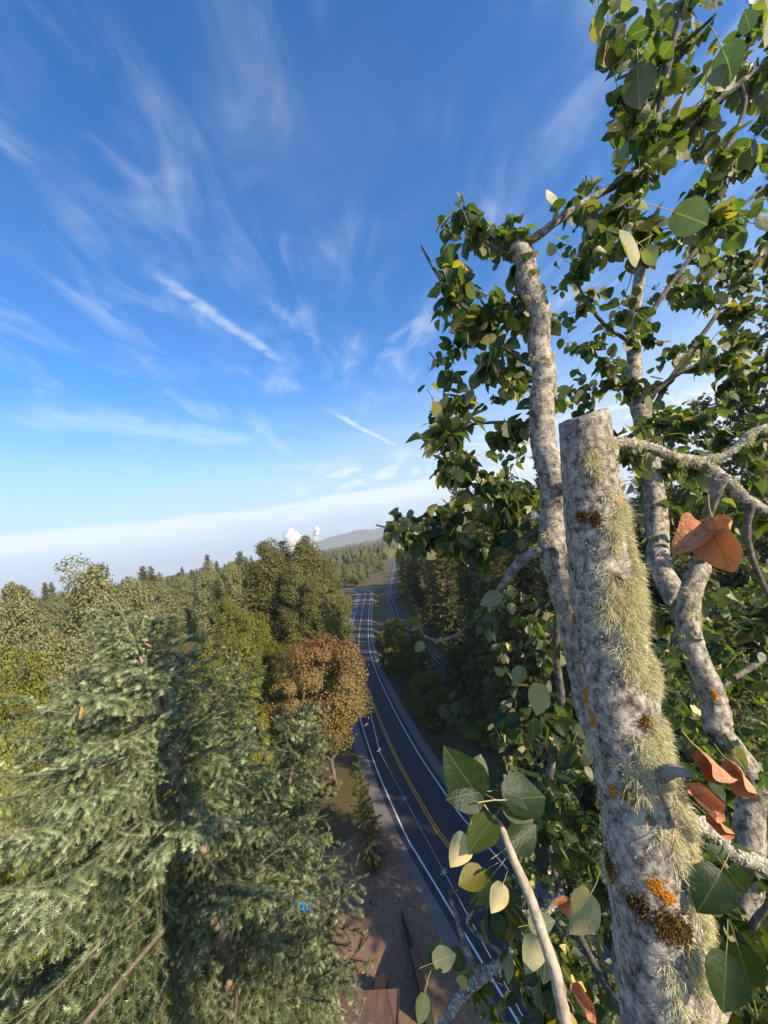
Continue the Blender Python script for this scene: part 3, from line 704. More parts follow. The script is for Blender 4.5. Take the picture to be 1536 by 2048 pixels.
for k in range(26):
    px, py = g.uniform(690, 830), g.uniform(1690, 1960); P = gpix(px, py, 0.02)
    if side_of(ROAD, P[0], P[1])[0] > -6.2: continue
    v = unit(g.normal(0, 1, (14, 3)))*g.uniform(.06, .14)*np.array((1, 1, .6)); import bmesh
    bm = bmesh.new(); [bm.verts.new(q) for q in v]; bmesh.ops.convex_hull(bm, input=bm.verts); me = bpy.data.meshes.new('stone'); bm.to_mesh(me); bm.free(); me.materials.append(m_stone)
    link('stone', me, loc=P, label='small pale stone lying on the dirt yard', cat='stone', group='stones on the dirt yard')

# utility poles, overhead wire with spacers
m_pole = simple('pole_wood', [(0.3, (0.05, 0.035, 0.028)), (0.7, (0.13, 0.1, 0.08))], 3, .9, 6, .3, .02, stretch=(1, 1, .2))
m_wire = simple('wire_metal', [(0.3, (0.25, 0.25, 0.26)), (0.7, (0.42, 0.42, 0.43))], 2, .4)
def pole(base_px, top_y, label):
    P = gpix(*base_px); q = project(P); h = (base_px[1]-top_y)/FP*q[2]
    o = thing('utility_pole', label, 'pole', P, 'utility poles left of the road')
    mb = MB(); tube(mb, [(0, 0, -.5), (0, 0, h*.5), (.05, 0, h)], [.2, .17, .13], 9); link('post', mb.mesh('post', [m_pole]), o)
    mb = MB(); box(mb, (0, -.2, h-.7), (2.4, .12, .14)); link('crossarm', mb.mesh('crossarm', [m_pole], False), o)
    for x in (-1.05, -.45, .45, 1.05):
        mb = MB(); tube(mb, [(x, -.2, h-.63), (x, -.2, h-.53), (x, -.2, h-.45)], [.04, .07, .03], 7); link('insulator', mb.mesh('insulator', [m_wire]), o)
    return P+np.array((0, 0, h-.5))
p1 = pole((696, 1248), 1164, 'taller dark utility pole left of the road bend')
p2 = pole((704, 1214), 1177, 'shorter dark utility pole nearer the road bend')
ZW = 8.5
wp = [p1] + [gpix(a, b, ZW) for a, b in ((758, 1500), (809, 1597), (888, 1743), (1010, 1968))]
wp.append(wp[-1]+(wp[-1]-wp[-2])*5)
wp[0][2] = 11
o = thing('utility_wire', 'thin overhead wire with star-shaped spacers above the left road lane', 'wire', wp[1])
mb = MB(); kk = np.linspace(0, len(wp)-1, 60); W3 = np.column_stack([np.interp(kk, np.arange(len(wp)), [q[j] for q in wp]) for j in range(3)])-wp[1]; tube(mb, W3, .028, 4); link('cable', mb.mesh('cable', [m_wire]), o)
for a, b in ((758, 1500), (809, 1597), (888, 1743), (733, 1449)):
    q = gpix(a, b, ZW)-wp[1]; mb = MB()
    for k in range(3):
        t = k*math.pi/3+.3; v = np.array((math.cos(t)*.34, math.sin(t)*.34, .12*math.sin(5*t))); tube(mb, [q-v, q+v*.2, q+v], .03, 5)
    link('spacer', mb.mesh('spacer', [m_wire]), o)
# dead snag
for a, b, r_, lb in (((492, 1178), (502, 1216), .5, 'pale dead snag standing left of the central firs'), ((686, 1185), (668, 1240), .22, 'thin grey leaning dead trunk by the utility poles')):
    D = 108 if r_ > .4 else 150
    t_ = pix(*a, D); b_ = pix(*b, D); base = b_+(b_-t_)*2.0; zz = gz1(base[0], base[1]); k = (b_[2]-zz)/(t_[2]-b_[2]); base = b_+(b_-t_)*k
    mb = MB(); tube(mb, spline([base, (base+t_)/2+np.array((.2, 0, 0)), t_], 12)-base, np.linspace(r_, r_*.3, 12), 8, rough=.1)
    for q in range(5): 
        s0 = (t_-base)*g.uniform(.55, .95); tube(mb, [s0, s0+np.array((g.normal(0, 1), g.normal(0, 1), .6))], [r_*.25, .03], 5)
    m_snag = bpy.data.materials.get('snag_wood') or simple('snag_wood', [(0.3, (0.22, 0.2, 0.17)), (0.7, (0.42, 0.4, 0.35))], 2, .9)
    link('dead_snag', mb.mesh('snag', [m_snag]), loc=base, label=lb, cat='dead tree')

# ------------------------------------------------------------------ near spruces
def spruce_mat():
    m, t, o = mat('spruce_needles')
    at = N('ShaderNodeAttribute', t, attribute_name='rnd').outputs['Fac']; oi = N('ShaderNodeObjectInfo', t).outputs['Random']
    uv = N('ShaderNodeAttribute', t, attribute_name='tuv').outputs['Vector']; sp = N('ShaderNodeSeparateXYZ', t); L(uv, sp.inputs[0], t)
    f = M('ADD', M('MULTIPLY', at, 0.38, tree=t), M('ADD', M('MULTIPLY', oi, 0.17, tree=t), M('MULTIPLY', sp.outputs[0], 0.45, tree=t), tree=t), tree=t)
    c = ramp(t, f, [(0.0, (0.03, 0.042, 0.014)), (0.3, (0.10, 0.135, 0.05)), (0.58, (0.32, 0.38, 0.19)), (0.82, (0.50, 0.55, 0.34)), (1.0, (0.60, 0.64, 0.43))])  # pale young tips; dark end also puts inner crown shade into the colour
    p = pbsdf(t, c, .5, None, .35); tr = N('ShaderNodeBsdfTranslucent', t); L(c, tr.inputs[0], t)
    ms = N('ShaderNodeMixShader', t); ms.inputs[0].default_value = .22; L(p.outputs[0], ms.inputs[1], t); L(tr.outputs[0], ms.inputs[2], t); L(ms.outputs[0], o.inputs[0], t)
    return m
m_needle = spruce_mat()
m_twig = simple('spruce_twig', [(0.3, (0.10, 0.08, 0.055)), (0.7, (0.22, 0.185, 0.14))], 20, .9)
m_sbark = simple('spruce_bark', [(0.3, (0.12, 0.09, 0.065)), (0.5, (0.27, 0.21, 0.15)), (0.75, (0.42, 0.36, 0.28))], 14, .9, 8, .9, .02, stretch=(1, 1, .5))
def needles(mb, p0, p1, g, per_m=420, nl=.034, age_shade=0.0):
    d = p1-p0; ln = np.linalg.norm(d); d = d/ln; n = max(12, int(per_m*1.0*ln))
    t = np.sort(g.random(n)); a = np.cross(d, (0, 0, 1.0)); a = unit(a) if np.linalg.norm(a) > 1e-3 else np.array((1.0, 0, 0)); b = np.cross(d, a)
    th = np.arange(n)*2.4+g.normal(0, .3, n)
    rad = a*np.cos(th)[:, None]+b*np.sin(th)[:, None]
    nd = unit(d*g.uniform(.35, .8, (n, 1))+rad+np.array((0, 0, .12))); l = nl*g.uniform(.75, 1.15, n)*np.where(t > .9, 1.0, 1.0)
    P = p0+d*(t*ln)[:, None]; sdv = unit(np.cross(nd, rad))*.0028
    V = np.stack([P-sdv, P+sdv, P+nd*l[:, None]], 1).reshape(-1, 3); i = np.arange(n)*3
    r = np.full(n*3, g.random()); uvx = np.repeat(t, 3)*(1-age_shade)  # older inner shoots darker, with the shade among them painted in
    mb.add(V, np.stack([i, i+1, i+2], 1), 0, r, np.stack([uvx, uvx], 1))
def spruce_branch(Ln, seed, droop=.25, dens=1.0):
    """local +X outward; flat spray with drooping side shoots and an upturned tip"""
    g = np.random.default_rng(seed); mb = MB()
    def ax(t): return np.array((t*Ln*.97, .04*Ln*math.sin(3*t+seed), Ln*(.10*t-droop*1.3*t*t+.28*t**4)))
    T = np.linspace(0, 1, 16); A = np.array([ax(t) for t in T])
    tube(mb, A, np.linspace(.006+.0075*Ln, .003, 16), 5, 1, cap=False)
    k0 = 2 if Ln > .7 else 1
    for k in range(k0, 15): needles(mb, A[k], A[k+1], g, 330, age_shade=.5 if k < 13 else 0)
    tip = A[-1]+unit(A[-1]-A[-2])*.12; tube(mb, [A[-1], tip], .003, 4, 1, cap=False); needles(mb, A[-1], tip+0, g, 520)
    step = .095/dens; n = int(Ln/step)
    for q in range(n):
        t = .08+.90*(q+.5)/n; p = ax(t); d = unit(ax(min(1, t+.02))-ax(t-.02)); sg = 1 if q % 2 else -1
        ls = (.16+.40*Ln*(1-t)**.75*(.35+.65*min(1, t/.3)))*g.uniform(.7, 1.15); ls = min(ls, .75)
        sd_ = unit(np.cross((0, 0, 1.0), d))*sg
        v = unit(d*.75+sd_*.85+np.array((0, 0, g.normal(-.34, .2))))
        m = max(2, int(ls/.10)); pts = [p]
        for j in range(m): pts.append(pts[-1]+unit(v+np.array((0, 0, -.17*j)))*ls/m)
        pts = np.array(pts); tube(mb, pts, np.linspace(.004, .002, len(pts)), 3, 1, cap=False)
        for j in range(m):
            needles(mb, pts[j], pts[j+1], g, 420, age_shade=0 if j == m-1 else .45)
            if j >= 0 and (ls > .2):
                for s2 in (-1, 1):
                    if g.random() < .85:
                        dv = unit(pts[j+1]-pts[j]); sv = unit(np.cross((0, 0, 1.0), dv))*s2
                        l2 = g.uniform(.09, .16)*(1.2 if j < m-1 else .8)
                        e = pts[j+1]*.35+pts[j]*.65+unit(dv*.8+sv*.75+np.array((0, 0, g.normal(-.35, .3))))*l2
                        needles(mb, pts[j]*.65+pts[j+1]*.35, e, g, 480)
    return mb.mesh('branch', [m_needle, m_twig])
SB = {}
for j, ln in enumerate((.35, .7, 1.2, 1.8, 2.5)):
    SB[ln] = [spruce_branch(ln, 200+j*10+k, .16+.05*j*.6) for k in range(3 if ln > 1 else 2)]
def cone_mesh():
    mb = MB(); n = 9
    for k in range(n):
        z = -k*.0075; r = .011*math.sin(math.pi*(k+.8)/(n+.6))
        for q in range(6):
            a = q*1.047+k*.52; c_ = np.array((math.cos(a)*r, math.sin(a)*r, z)); t = np.array((-math.sin(a), math.cos(a), 0))
            mb.add([c_*np.array((.3, .3, 1))+np.array((0, 0, .006)), c_+t*.006, c_*1.5+np.array((0, 0, -.009)), c_-t*.006], [(0, 1, 2, 3)])
    return mb.mesh('cone', [simple('cone_scale', [(0.3, (0.35, 0.15, 0.06)), (0.7, (0.55, 0.28, 0.12))], 40, .7)])
m_cone = cone_mesh()
def near_spruce(axis_px, label, spread, seed, smax=9.0, whorl=.26, per=7, cones=0, maxlen=2.9, right=.78):
    g = np.random.default_rng(seed)
    P = [pix(*q) for q in axis_px]
    base = P[-1].copy(); base[:2] += (P[-1]-P[-2])[:2]*.6
    zg = gz1(base[0], base[1]); base[2] = zg-.2
    ax = spline(P, 40); k_ = np.linspace(0, 1, 30)[1:, None]; dn = ax[-1]-ax[-2]
    ez = 1-(1-k_)**3; lo = np.column_stack([ax[-1][:2]+(base[:2]-ax[-1][:2])*ez, ax[-1][2]+(base[2]-ax[-1][2])*k_]); ax = np.vstack([ax, lo])
    o = thing('spruce_tree', label, 'tree', (base[0], base[1], zg)); o3 = np.array((base[0], base[1], zg))
    ax = ax-o3; s = np.r_[0, np.cumsum(np.linalg.norm(np.diff(ax, axis=0), axis=1))]
    rad = np.minimum(.006+.026*s, .09+.011*s); rad = np.minimum(rad, .34)
    mb = MB(); tube(mb, ax, rad, 12, 0, rough=.04, seed=seed); link('trunk', mb.mesh('trunk', [m_sbark]), o)
    mb = MB(); tp = ax[0]; up = unit(ax[0]-ax[2])
    needles(mb, tp-up*.5, tp+up*.22, g, 600, .026)
    for q in range(6):
        a = q*1.05; p0 = tp-up*(.06+.05*q); needles(mb, p0, p0+unit(up*.9+np.array((math.cos(a), math.sin(a), 0))*.8)*(.12+.03*q), g, 560, .028)
    link('leader_shoot', mb.mesh('leader', [m_needle]), o)
    def at(d): return np.array([np.interp(d, s, ax[:, k]) for k in range(3)])
    d = .16; nb = 0; tips = []
    while d < s[-1]-2.5:
        want = min(spread*(.06+.97*d**.82), maxlen)
        n_ = per if d < smax else 5
        a0 = g.random()*6.28
        for b in range(n_):
            if nb >= 295: break
            a = a0+b*6.283/n_+g.normal(0, .3); ln = want*g.uniform(.62, 1.15)*(1-(1-right)*max(0, math.cos(a))*min(1, d/1.5))
            key = min(SB, key=lambda q: abs(math.log(q/ln))); me = SB[key][g.integers(len(SB[key]))]
            p = at(d+g.uniform(-.1, .1)*whorl*2)
            up_ = R(50)*math.exp(-d/1.6)-R(4)+g.normal(0, R(6))
            c = link('branch', me, o, p); sc = ln/key; c.scale = (sc, sc if sc < 1.3 else 1.15, sc if sc < 1.3 else 1.15)
            c.rotation_euler = (g.normal(0, .15), -up_, a); nb += 1
            if cones and d < 2.5 and ln > .3:
                tips.append(p+np.array((math.cos(a)*math.cos(up_), math.sin(a)*math.cos(up_), math.sin(up_)*.8))*ln*g.uniform(.6, .9))
        d += whorl if d < smax else 1.5
    for q in range(min(cones, len(tips))):
        c = link('cone', m_cone, o, tips[int(g.integers(len(tips)))]); k = g.uniform(.8, 1.1); c.scale = (k, k, k); c.rotation_euler = (g.normal(0, .3), g.normal(0, .3), 0)
    return o
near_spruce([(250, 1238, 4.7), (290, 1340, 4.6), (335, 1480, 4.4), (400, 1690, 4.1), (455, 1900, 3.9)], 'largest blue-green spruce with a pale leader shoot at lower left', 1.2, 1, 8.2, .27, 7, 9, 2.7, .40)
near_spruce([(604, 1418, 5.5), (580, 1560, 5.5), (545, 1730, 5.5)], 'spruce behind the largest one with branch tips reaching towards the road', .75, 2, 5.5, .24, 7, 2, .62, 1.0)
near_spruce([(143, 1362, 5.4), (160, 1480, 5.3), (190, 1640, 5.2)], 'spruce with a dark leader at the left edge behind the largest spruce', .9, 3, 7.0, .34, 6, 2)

# ------------------------------------------------------------------ the lichen-covered cottonwood at right
def bark_mat():
    m, t, o = mat('pale_lichened_bark'); v = objco(t)
    hz = mapv(t, v, (1, 1, 2.6))
    n1 = noise(hz, 9, 7, .62, tree=t); n2 = noise(mapv(t, v, (1, 1, .8)), 34, 9, .72, .12, tree=t); n3 = noise(mapv(t, v, (1, 1, 4.5)), 30, 5, .6, tree=t); n4 = noise(v, 16, 4, .5, tree=t)
    c = ramp(t, n2, [(0.36, (0.05, 0.043, 0.036)), (0.455, (0.20, 0.175, 0.145)), (0.54, (0.38, 0.335, 0.275)), (0.66, (0.60, 0.535, 0.435))])
    c = mixc(t, M('MULTIPLY', smooth(n1, .5, .7, t), .5, tree=t), c, (0.17, 0.155, 0.13))
    c = mixc(t, M('MULTIPLY', smooth(n3, .60, .70, t), .9, tree=t), c, (0.035, 0.03, 0.027))
    c = mixc(t, M('MULTIPLY', smooth(n4, .58, .7, t), .45, tree=t), c, (0.36, 0.37, 0.27))
    h = M('ADD', n2, M('MULTIPLY', n3, -.6, tree=t), tree=t)
    L(pbsdf(t, c, .9, bump(t, h, .9, .008), .15).outputs[0], o.inputs[0], t); return m
m_cbark = bark_mat()
m_brbark = simple('branch_bark', [(0.32, (0.06, 0.052, 0.045)), (0.5, (0.2, 0.185, 0.16)), (0.62, (0.36, 0.34, 0.29)), (0.8, (0.5, 0.48, 0.38))], 34, .9, 8, .9, .006)
m_dkbark = simple('dark_twig_bark', [(0.3, (0.05, 0.042, 0.036)), (0.55, (0.13, 0.115, 0.10)), (0.75, (0.34, 0.32, 0.28))], 30, .9, 7, .7, .006)
m_tanbark = simple('tan_twig_bark', [(0.3, (0.16, 0.12, 0.09)), (0.5, (0.36, 0.3, 0.23)), (0.75, (0.52, 0.46, 0.38))], 26, .85, 7, .6, .006)
m_sawn = simple('sawn_wood', [(0.3, (0.4, 0.33, 0.24)), (0.7, (0.6, 0.52, 0.4))], 20, .85)
TM = {'dead_leaf': (1.1, .8, .6), 'yellow_leaf': (1, 1, .8)}
def leaf_mat(name, top, under, trans=.42, veins=(0.14, 0.17, 0.06)):
    m, t, o = mat(name)
    at = N('ShaderNodeAttribute', t, attribute_name='rnd').outputs['Fac']; oi = N('ShaderNodeObjectInfo', t).outputs['Random']
    f = M('FRACT', M('ADD', at, oi, tree=t), tree=t)
    uv = N('ShaderNodeAttribute', t, attribute_name='tuv').outputs['Vector']; sp = N('ShaderNodeSeparateXYZ', t); L(uv, sp.inputs[0], t)
    a = M('ABSOLUTE', sp.outputs[1], tree=t)
    mid = M('SUBTRACT', 1.0, smooth(a, .015, .05, t), tree=t)
    w_ = M('FRACT', M('SUBTRACT', M('MULTIPLY', sp.outputs[0], 7.5, tree=t), M('MULTIPLY', a, 3.0, tree=t), tree=t), tree=t)
    side = M('MULTIPLY', M('SUBTRACT', 1.0, smooth(M('ABSOLUTE', M('SUBTRACT', w_, .5, tree=t), tree=t), .02, .16, t), tree=t), .14, tree=t)
    vn = M('MAXIMUM', mid, side, tree=t)
    sp_n = smooth(noise(objco(t), 260, 3, .6, tree=t), .68, .76, t)
    ct = mixc(t, M('MULTIPLY', vn, .45, tree=t), ramp(t, f, top), veins)
    ct = mixc(t, M('MULTIPLY', sp_n, .35, tree=t), ct, (0.35, 0.33, 0.2))
    cu = mixc(t, M('MULTIPLY', vn, .5, tree=t), ramp(t, f, under), (0.52, 0.5, 0.3))
    bl = noise(objco(t), 5.0, 5, .65, .5, tree=t)
    ct = mixc(t, M('MULTIPLY', smooth(bl, .45, .75, t), .55 if name == 'dead_leaf' else .3, tree=t), ct, (0.16, 0.05, 0.02) if name == 'dead_leaf' else (0.09, 0.09, 0.02))
    if name == 'dead_leaf': cu = mixc(t, M('MULTIPLY', smooth(bl, .45, .75, t), .5, tree=t), cu, (0.22, 0.08, 0.035))
    bf = N('ShaderNodeNewGeometry', t).outputs['Backfacing']
    c = mixc(t, bf, ct, cu)
    p = pbsdf(t, c, .42 if name != 'dead_leaf' else .75, bump(t, noise(objco(t), 9.0 if name == 'dead_leaf' else 14.0, 5, .6, tree=t), (.5 if name == 'dead_leaf' else .18), .03), .4 if name != 'dead_leaf' else .15)
    tr = N('ShaderNodeBsdfTranslucent', t); L(mixc(t, 1.0, ct, TM.get(name, (4.4, 4.1, 1.0)), 'MULTIPLY'), tr.inputs[0], t)
    ms = N('ShaderNodeMixShader', t); ms.inputs[0].default_value = trans; L(p.outputs[0], ms.inputs[1], t); L(tr.outputs[0], ms.inputs[2], t); L(ms.outputs[0], o.inputs[0], t)
    return m
m_leaf = leaf_mat('cottonwood_leaf', [(0.0, (0.012, 0.032, 0.014)), (0.6, (0.026, 0.052, 0.014)), (0.9, (0.055, 0.08, 0.015)), (1.0, (0.15, 0.13, 0.02))], [(0.0, (0.15, 0.175, 0.10)), (0.6, (0.26, 0.265, 0.15)), (0.85, (0.42, 0.40, 0.22)), (1.0, (0.5, 0.44, 0.22))])
m_dead = leaf_mat('dead_leaf', [(0.0, (0.46, 0.17, 0.065)), (1.0, (0.56, 0.26, 0.12))], [(0.0, (0.50, 0.26, 0.14)), (1.0, (0.6, 0.35, 0.2))], .12, (0.26, 0.09, 0.04))
m_yel = leaf_mat('yellow_leaf', [(0.0, (0.55, 0.43, 0.08)), (1.0, (0.62, 0.5, 0.16))], [(0.0, (0.62, 0.5, 0.2)), (1.0, (0.68, 0.58, 0.28))], .25, (0.62, 0.55, 0.3))
m_stalk = simple('leaf_stalk', [(0.3, (0.30, 0.28, 0.08)), (0.7, (0.42, 0.34, 0.12))], 30, .7)
PROF_T = np.array((0, .03, .08, .16, .27, .4, .55, .7, .83, .93, 1.0)); PROF_W = np.array((.0, .42, .66, .86, .98, 1.0, .90, .70, .45, .20, 0.0))
def leaf_geo(g, fold, curl, roll, wid=.40, rows=PROF_T, cols=(-1, -.5, 0, .5, 1)):
    """unit leaf: base at 0, tip at +X 1, upper face +Z"""
    V = []; UV = []; c = np.array(cols)
    wv = g.uniform(0, 6.28, 3)
    for t, w_ in zip(rows, np.interp(rows, PROF_T, PROF_W)):
        y = c*w_*wid; z = np.abs(y)*fold+roll*y*y*2.5 + .02*np.sin(9*t+wv[0])*np.abs(c)*w_
        x = t-.06*np.abs(c)*(t < .1)
        ang = curl*t; xx = np.where(abs(curl) > 1e-3, math.sin(ang)/curl if abs(curl) > 1e-3 else t, x); zz = (1-math.cos(ang))/curl if abs(curl) > 1e-3 else 0
        V.append(np.column_stack([xx-math.sin(ang)*z*.9-.06*np.abs(c)*(t < .1), y, -zz+math.cos(ang)*z])); UV.append(np.column_stack([np.full(len(c), t), c*w_]))
    n = len(c); m = len(rows); i = (np.arange(m-1)[:, None]*n+np.arange(n-1)[None]).ravel()
    return np.vstack(V), np.stack([i, i+n, i+n+1, i+1], 1), np.vstack(UV)
def stalk_geo(ln, sides=3):
    mb = MB(); tube(mb, [(-ln, 0, .05*ln), (-ln*.5, 0, .10*ln), (0, 0, 0)], .012, sides, cap=False); return mb.v[0], mb.f[0][0]
gL = np.random.default_rng(77)
LV = []
for k in range(10): LV.append(leaf_geo(gL, gL.uniform(.03, .38), gL.uniform(-.4, 1.1), gL.uniform(-.3, .5), gL.uniform(.35, .42), np.array((0, .03, .08, .16, .27, .4, .55, .7, .83, .93, 1.0)), (-1, -.5, 0, .5, 1)))
LS = []
for k in range(6): LS.append(leaf_geo(gL, gL.uniform(.05, .7), gL.uniform(-.4, 1.1), gL.uniform(-.3, .4), gL.uniform(.36, .42), np.array((0, .05, .15, .32, .55, .76, .9, 1.0)), (-1, 0, 1)))
def leaf_mesh(geo, mt, stalk=.55, at=0.0):
    v, f, uv = geo; mb = MB(); mb.add(v, f, 0, at, uv)
    sv, sf = stalk_geo(stalk); mb.add(sv, sf, 1); return mb.mesh('leaf', [mt, m_stalk])
LEAF = [leaf_mesh(q, m_leaf, gL.uniform(.45, .7), gL.random()) for q in LV]
LEAFY = [leaf_mesh(q, m_yel, .5) for q in LV[:3]]

TREE_BASE = np.array((1.9, 1.3, 0.0)); TREE_BASE[2] = gz1(1.9, 1.3)
ctree = thing('cottonwood_tree', 'tall lichen-covered cottonwood with a sawn-off trunk filling the right foreground', 'tree', TREE_BASE)
OFF = TREE_BASE
SK_P = []; SK_R = []                                            # skeleton nodes that twigs can grow from
def limb(name, pts, sides=8, mt=None, rough=.05, n=None, grow=True, label=None, seed=1, smallest=.0015):
    """pts: (px, py, depth, width_px) rows"""
    P = np.array([pix(a, b, d) for a, b, d, w_ in pts]); r = np.array([w_*d/FP/2 for a, b, d, w_ in pts])
    n = n or max(8, len(pts)*5); Q = spline(P, n); rr = np.maximum(np.interp(np.linspace(0, 1, n), np.linspace(0, 1, len(r)), r), smallest)
    g = np.random.default_rng(seed+len(SK_P))
    if n > 6:
        kn = max(4, n//6); jt = spline(g.normal(0, 1, (kn, 3)), n); Q[1:-1] += (jt*rr[:, None]*.28)[1:-1]
    mb = MB(); tube(mb, Q-OFF, rr, sides, 0, rough=rough, seed=seed); o = link(name, mb.mesh(name, [mt or m_cbark]), ctree)
    if label: o['label'] = label
    if grow:
        for a, b in zip(Q, rr): SK_P.append(a); SK_R.append(b)
    return Q, rr
# main trunk
trunk_px = [(1167, 836, 1.42, 98), (1176, 930, 1.41, 106), (1190, 1060, 1.38, 118), (1205, 1180, 1.35, 126), (1222, 1300, 1.32, 134), (1242, 1420, 1.28, 142), (1264, 1540, 1.24, 150), (1286, 1660, 1.20, 160), (1308, 1800, 1.16, 170), (1326, 1950, 1.12, 178), (1340, 2080, 1.09, 184)]
TP = np.array([pix(a, b, d) for a, b, d, _ in trunk_px]); TR = np.array([w_*d/FP/2*.93 for a, b, d, w_ in trunk_px])
nT = 150; TQ = spline(TP, nT); TRr = np.interp(np.linspace(0, 1, nT), np.linspace(0, 1, len(TR)), TR)
def build_trunk():
    dn = unit(TQ[-1]-TQ[-8]); b0 = TREE_BASE-np.array((0, 0, .3)); q1 = TQ[-1]+dn*2.0
    k_ = np.linspace(0, 1, 26)[1:, None]; k2 = k_*k_*(3-2*k_)
    low = np.vstack([TQ[-1]+dn*np.linspace(.1, 2.0, 12)[:, None], np.column_stack([q1[:2]+(b0[:2]-q1[:2])*k2, q1[2]+(b0[2]-q1[2])*k_])])
    P = np.vstack([TQ, low]); r = np.r_[TRr, np.linspace(TRr[-1], .42, len(low))]
    sides = 40; T = unit(np.gradient(P, axis=0)); A = unit(np.cross(T, (0, 1.0, 0))); B = np.cross(T, A); th = np.arange(sides)*2*math.pi/sides
    V = np.zeros((len(P), sides, 3))
    for i_ in range(len(P)):
        dirs = A[i_]*np.cos(th)[:, None]+B[i_]*np.sin(th)[:, None]
        for j in range(sides):
            q = P[i_]+dirs[j]*r[i_]
            k = 1+.05*mnoise.noise(Vector(q)*7)+.03*mnoise.noise(Vector(q)*24)+.016*mnoise.noise(Vector((q[0]*70, q[1]*70, q[2]*30)))
            V[i_, j] = P[i_]+dirs[j]*r[i_]*k
    # sawn top slopes up to the right
    top = V[0]; top += T[0]*(-.0)+np.outer((top-P[0]) @ unit(_R), np.array((0, 0, 1)))*.22
    mb = MB(); n = len(P); i = np.arange(n-1)[:, None]*sides; j = np.arange(sides)[None]; j2 = (j+1) % sides
    mb.add(V.reshape(-1, 3)-OFF, np.stack([i+j, i+j2, i+sides+j2, i+sides+j], -1).reshape(-1, 4))
    link('trunk', mb.mesh('trunk', [m_cbark]), ctree)
    mb = MB(); c_ = np.vstack([top+np.array((0, 0, .001)), top.mean(0)[None]+np.array((0, 0, .001))])-OFF
    mb.add(c_, np.stack([np.arange(sides), (np.arange(sides)+1) % sides, np.full(sides, sides)], 1)); link('sawn_top', mb.mesh('sawn_top', [m_sawn], False), ctree)
build_trunk()
for k in range(10, nT): SK_P.append(TQ[k]); SK_R.append(TRr[k])
# other stems
CRUSTY = []
st2, st2r = limb('stem', [(1036, 494, 1.84, 36), (1052, 540, 1.83, 41), (1075, 620, 1.81, 39), (1079, 700, 1.79, 42), (1084, 790, 1.76, 46), (1097, 880, 1.73, 50), (1106, 970, 1.70, 55), (1118, 1080, 1.66, 61), (1140, 1200, 1.60, 68), (1190, 1400, 1.45, 72), (1240, 1560, 1.33, 63)], 20, n=90, rough=.035, seed=4, label='pale second stem with a bent sawn tip')
st3, st3r = limb('stem', [(1277, 500, 2.7, 16), (1274, 560, 2.68, 21), (1266, 650, 2.66, 24), (1270, 740, 2.6, 27), (1282, 830, 2.55, 34), (1290, 930, 2.5, 36), (1302, 1030, 2.4, 38), (1325, 1110, 2.2, 40), (1360, 1200, 2.0, 44)], 14, n=60, rough=.04, seed=5, label='slender grey stem rising behind the trunk')
st4, st4r = limb('stem', [(1400, 1130, 1.9, 35), (1378, 1200, 1.85, 40), (1382, 1290, 1.8, 43), (1412, 1376, 1.75, 46), (1450, 1463, 1.7, 49), (1488, 1540, 1.66, 51), (1504, 1630, 1.62, 49), (1500, 1760, 1.58, 52), (1470, 1900, 1.5, 56), (1400, 2060, 1.3, 60), (1350, 2200, 1.15, 56)], 16, n=80, rough=.035, seed=6, label='leaning grey stem right of the trunk')
B_ = lambda *p, **k: limb('branch', list(p), **{'mt': m_brbark, **k})
B_((1040, 498, 1.84, 20), (1085, 462, 1.84, 16), (1160, 415, 1.84, 14), (1240, 370, 1.84, 14), (1300, 322, 1.84, 14), (1400, 232, 1.84, 13), (1480, 170, 1.8, 13), (1560, 110, 1.8, 12), n=50, sides=9, seed=7)
B_((1300, 322, 1.84, 12), (1316, 220, 1.82, 12), (1340, 110, 1.8, 11), (1362, 0, 1.78, 10), (1370, -80, 1.76, 9), mt=m_dkbark, seed=8)
B_((1480, 170, 1.8, 9), (1488, 205, 1.78, 9), (1480, 250, 1.75, 8), (1455, 300, 1.72, 6), mt=m_dkbark, seed=9)
B_((1180, 403, 1.84, 9), (1200, 455, 1.80, 8), (1245, 470, 1.76, 7), (1280, 468, 1.72, 6), mt=m_dkbark, seed=10)
B_((1341, 108, 1.8, 8), (1395, 65, 1.7, 7), (1430, 30, 1.6, 6), mt=m_dkbark, seed=11)
CRUSTY.append((*B_((1215, 884, 1.43, 24), (1250, 890, 1.5, 22), (1300, 897, 1.54, 19), (1345, 914, 1.58, 19), (1400, 926, 1.6, 25), (1450, 960, 1.62, 26), (1500, 1003, 1.64, 23), (1560, 1035, 1.66, 20), n=46, sides=12, rough=.09, seed=12, label='gnarled lichen-crusted branch leaving the trunk to the right'), 420))
CRUSTY.append((*B_((1395, 925, 1.6, 16), (1450, 905, 1.6, 15), (1500, 870, 1.6, 13), (1560, 842, 1.6, 12), n=26, sides=9, rough=.09, seed=13), 200))
B_((1440, 955, 1.55, 24), (1420, 1010, 1.6, 20), (1412, 1060, 1.7, 18), (1400, 1130, 1.9, 22), n=26, sides=9, rough=.08, seed=14)
B_((1500, 1005, 1.58, 16), (1490, 1060, 1.6, 13), (1510, 1130, 1.6, 11), (1540, 1200, 1.6, 10), mt=m_dkbark, seed=15)
B_((1125, 1090, 1.60, 26), (1080, 1106, 1.62, 24), (1040, 1130, 1.66, 22), (1012, 1160, 1.7, 18), (990, 1190, 1.75, 11), (950, 1230, 1.8, 7), (925, 1262, 1.82, 6), (885, 1281, 1.84, 6), (850, 1272, 1.86, 5), (838, 1248, 1.88, 4), n=50, sides=9, seed=16)
B_((1100, 1040, 1.68, 9), (1010, 1105, 1.85, 8), (930, 1092, 1.95, 7), (860, 1078, 2.0, 6), (800, 1062, 2.02, 5), (752, 1050, 2.05, 4), mt=m_dkbark, seed=17)
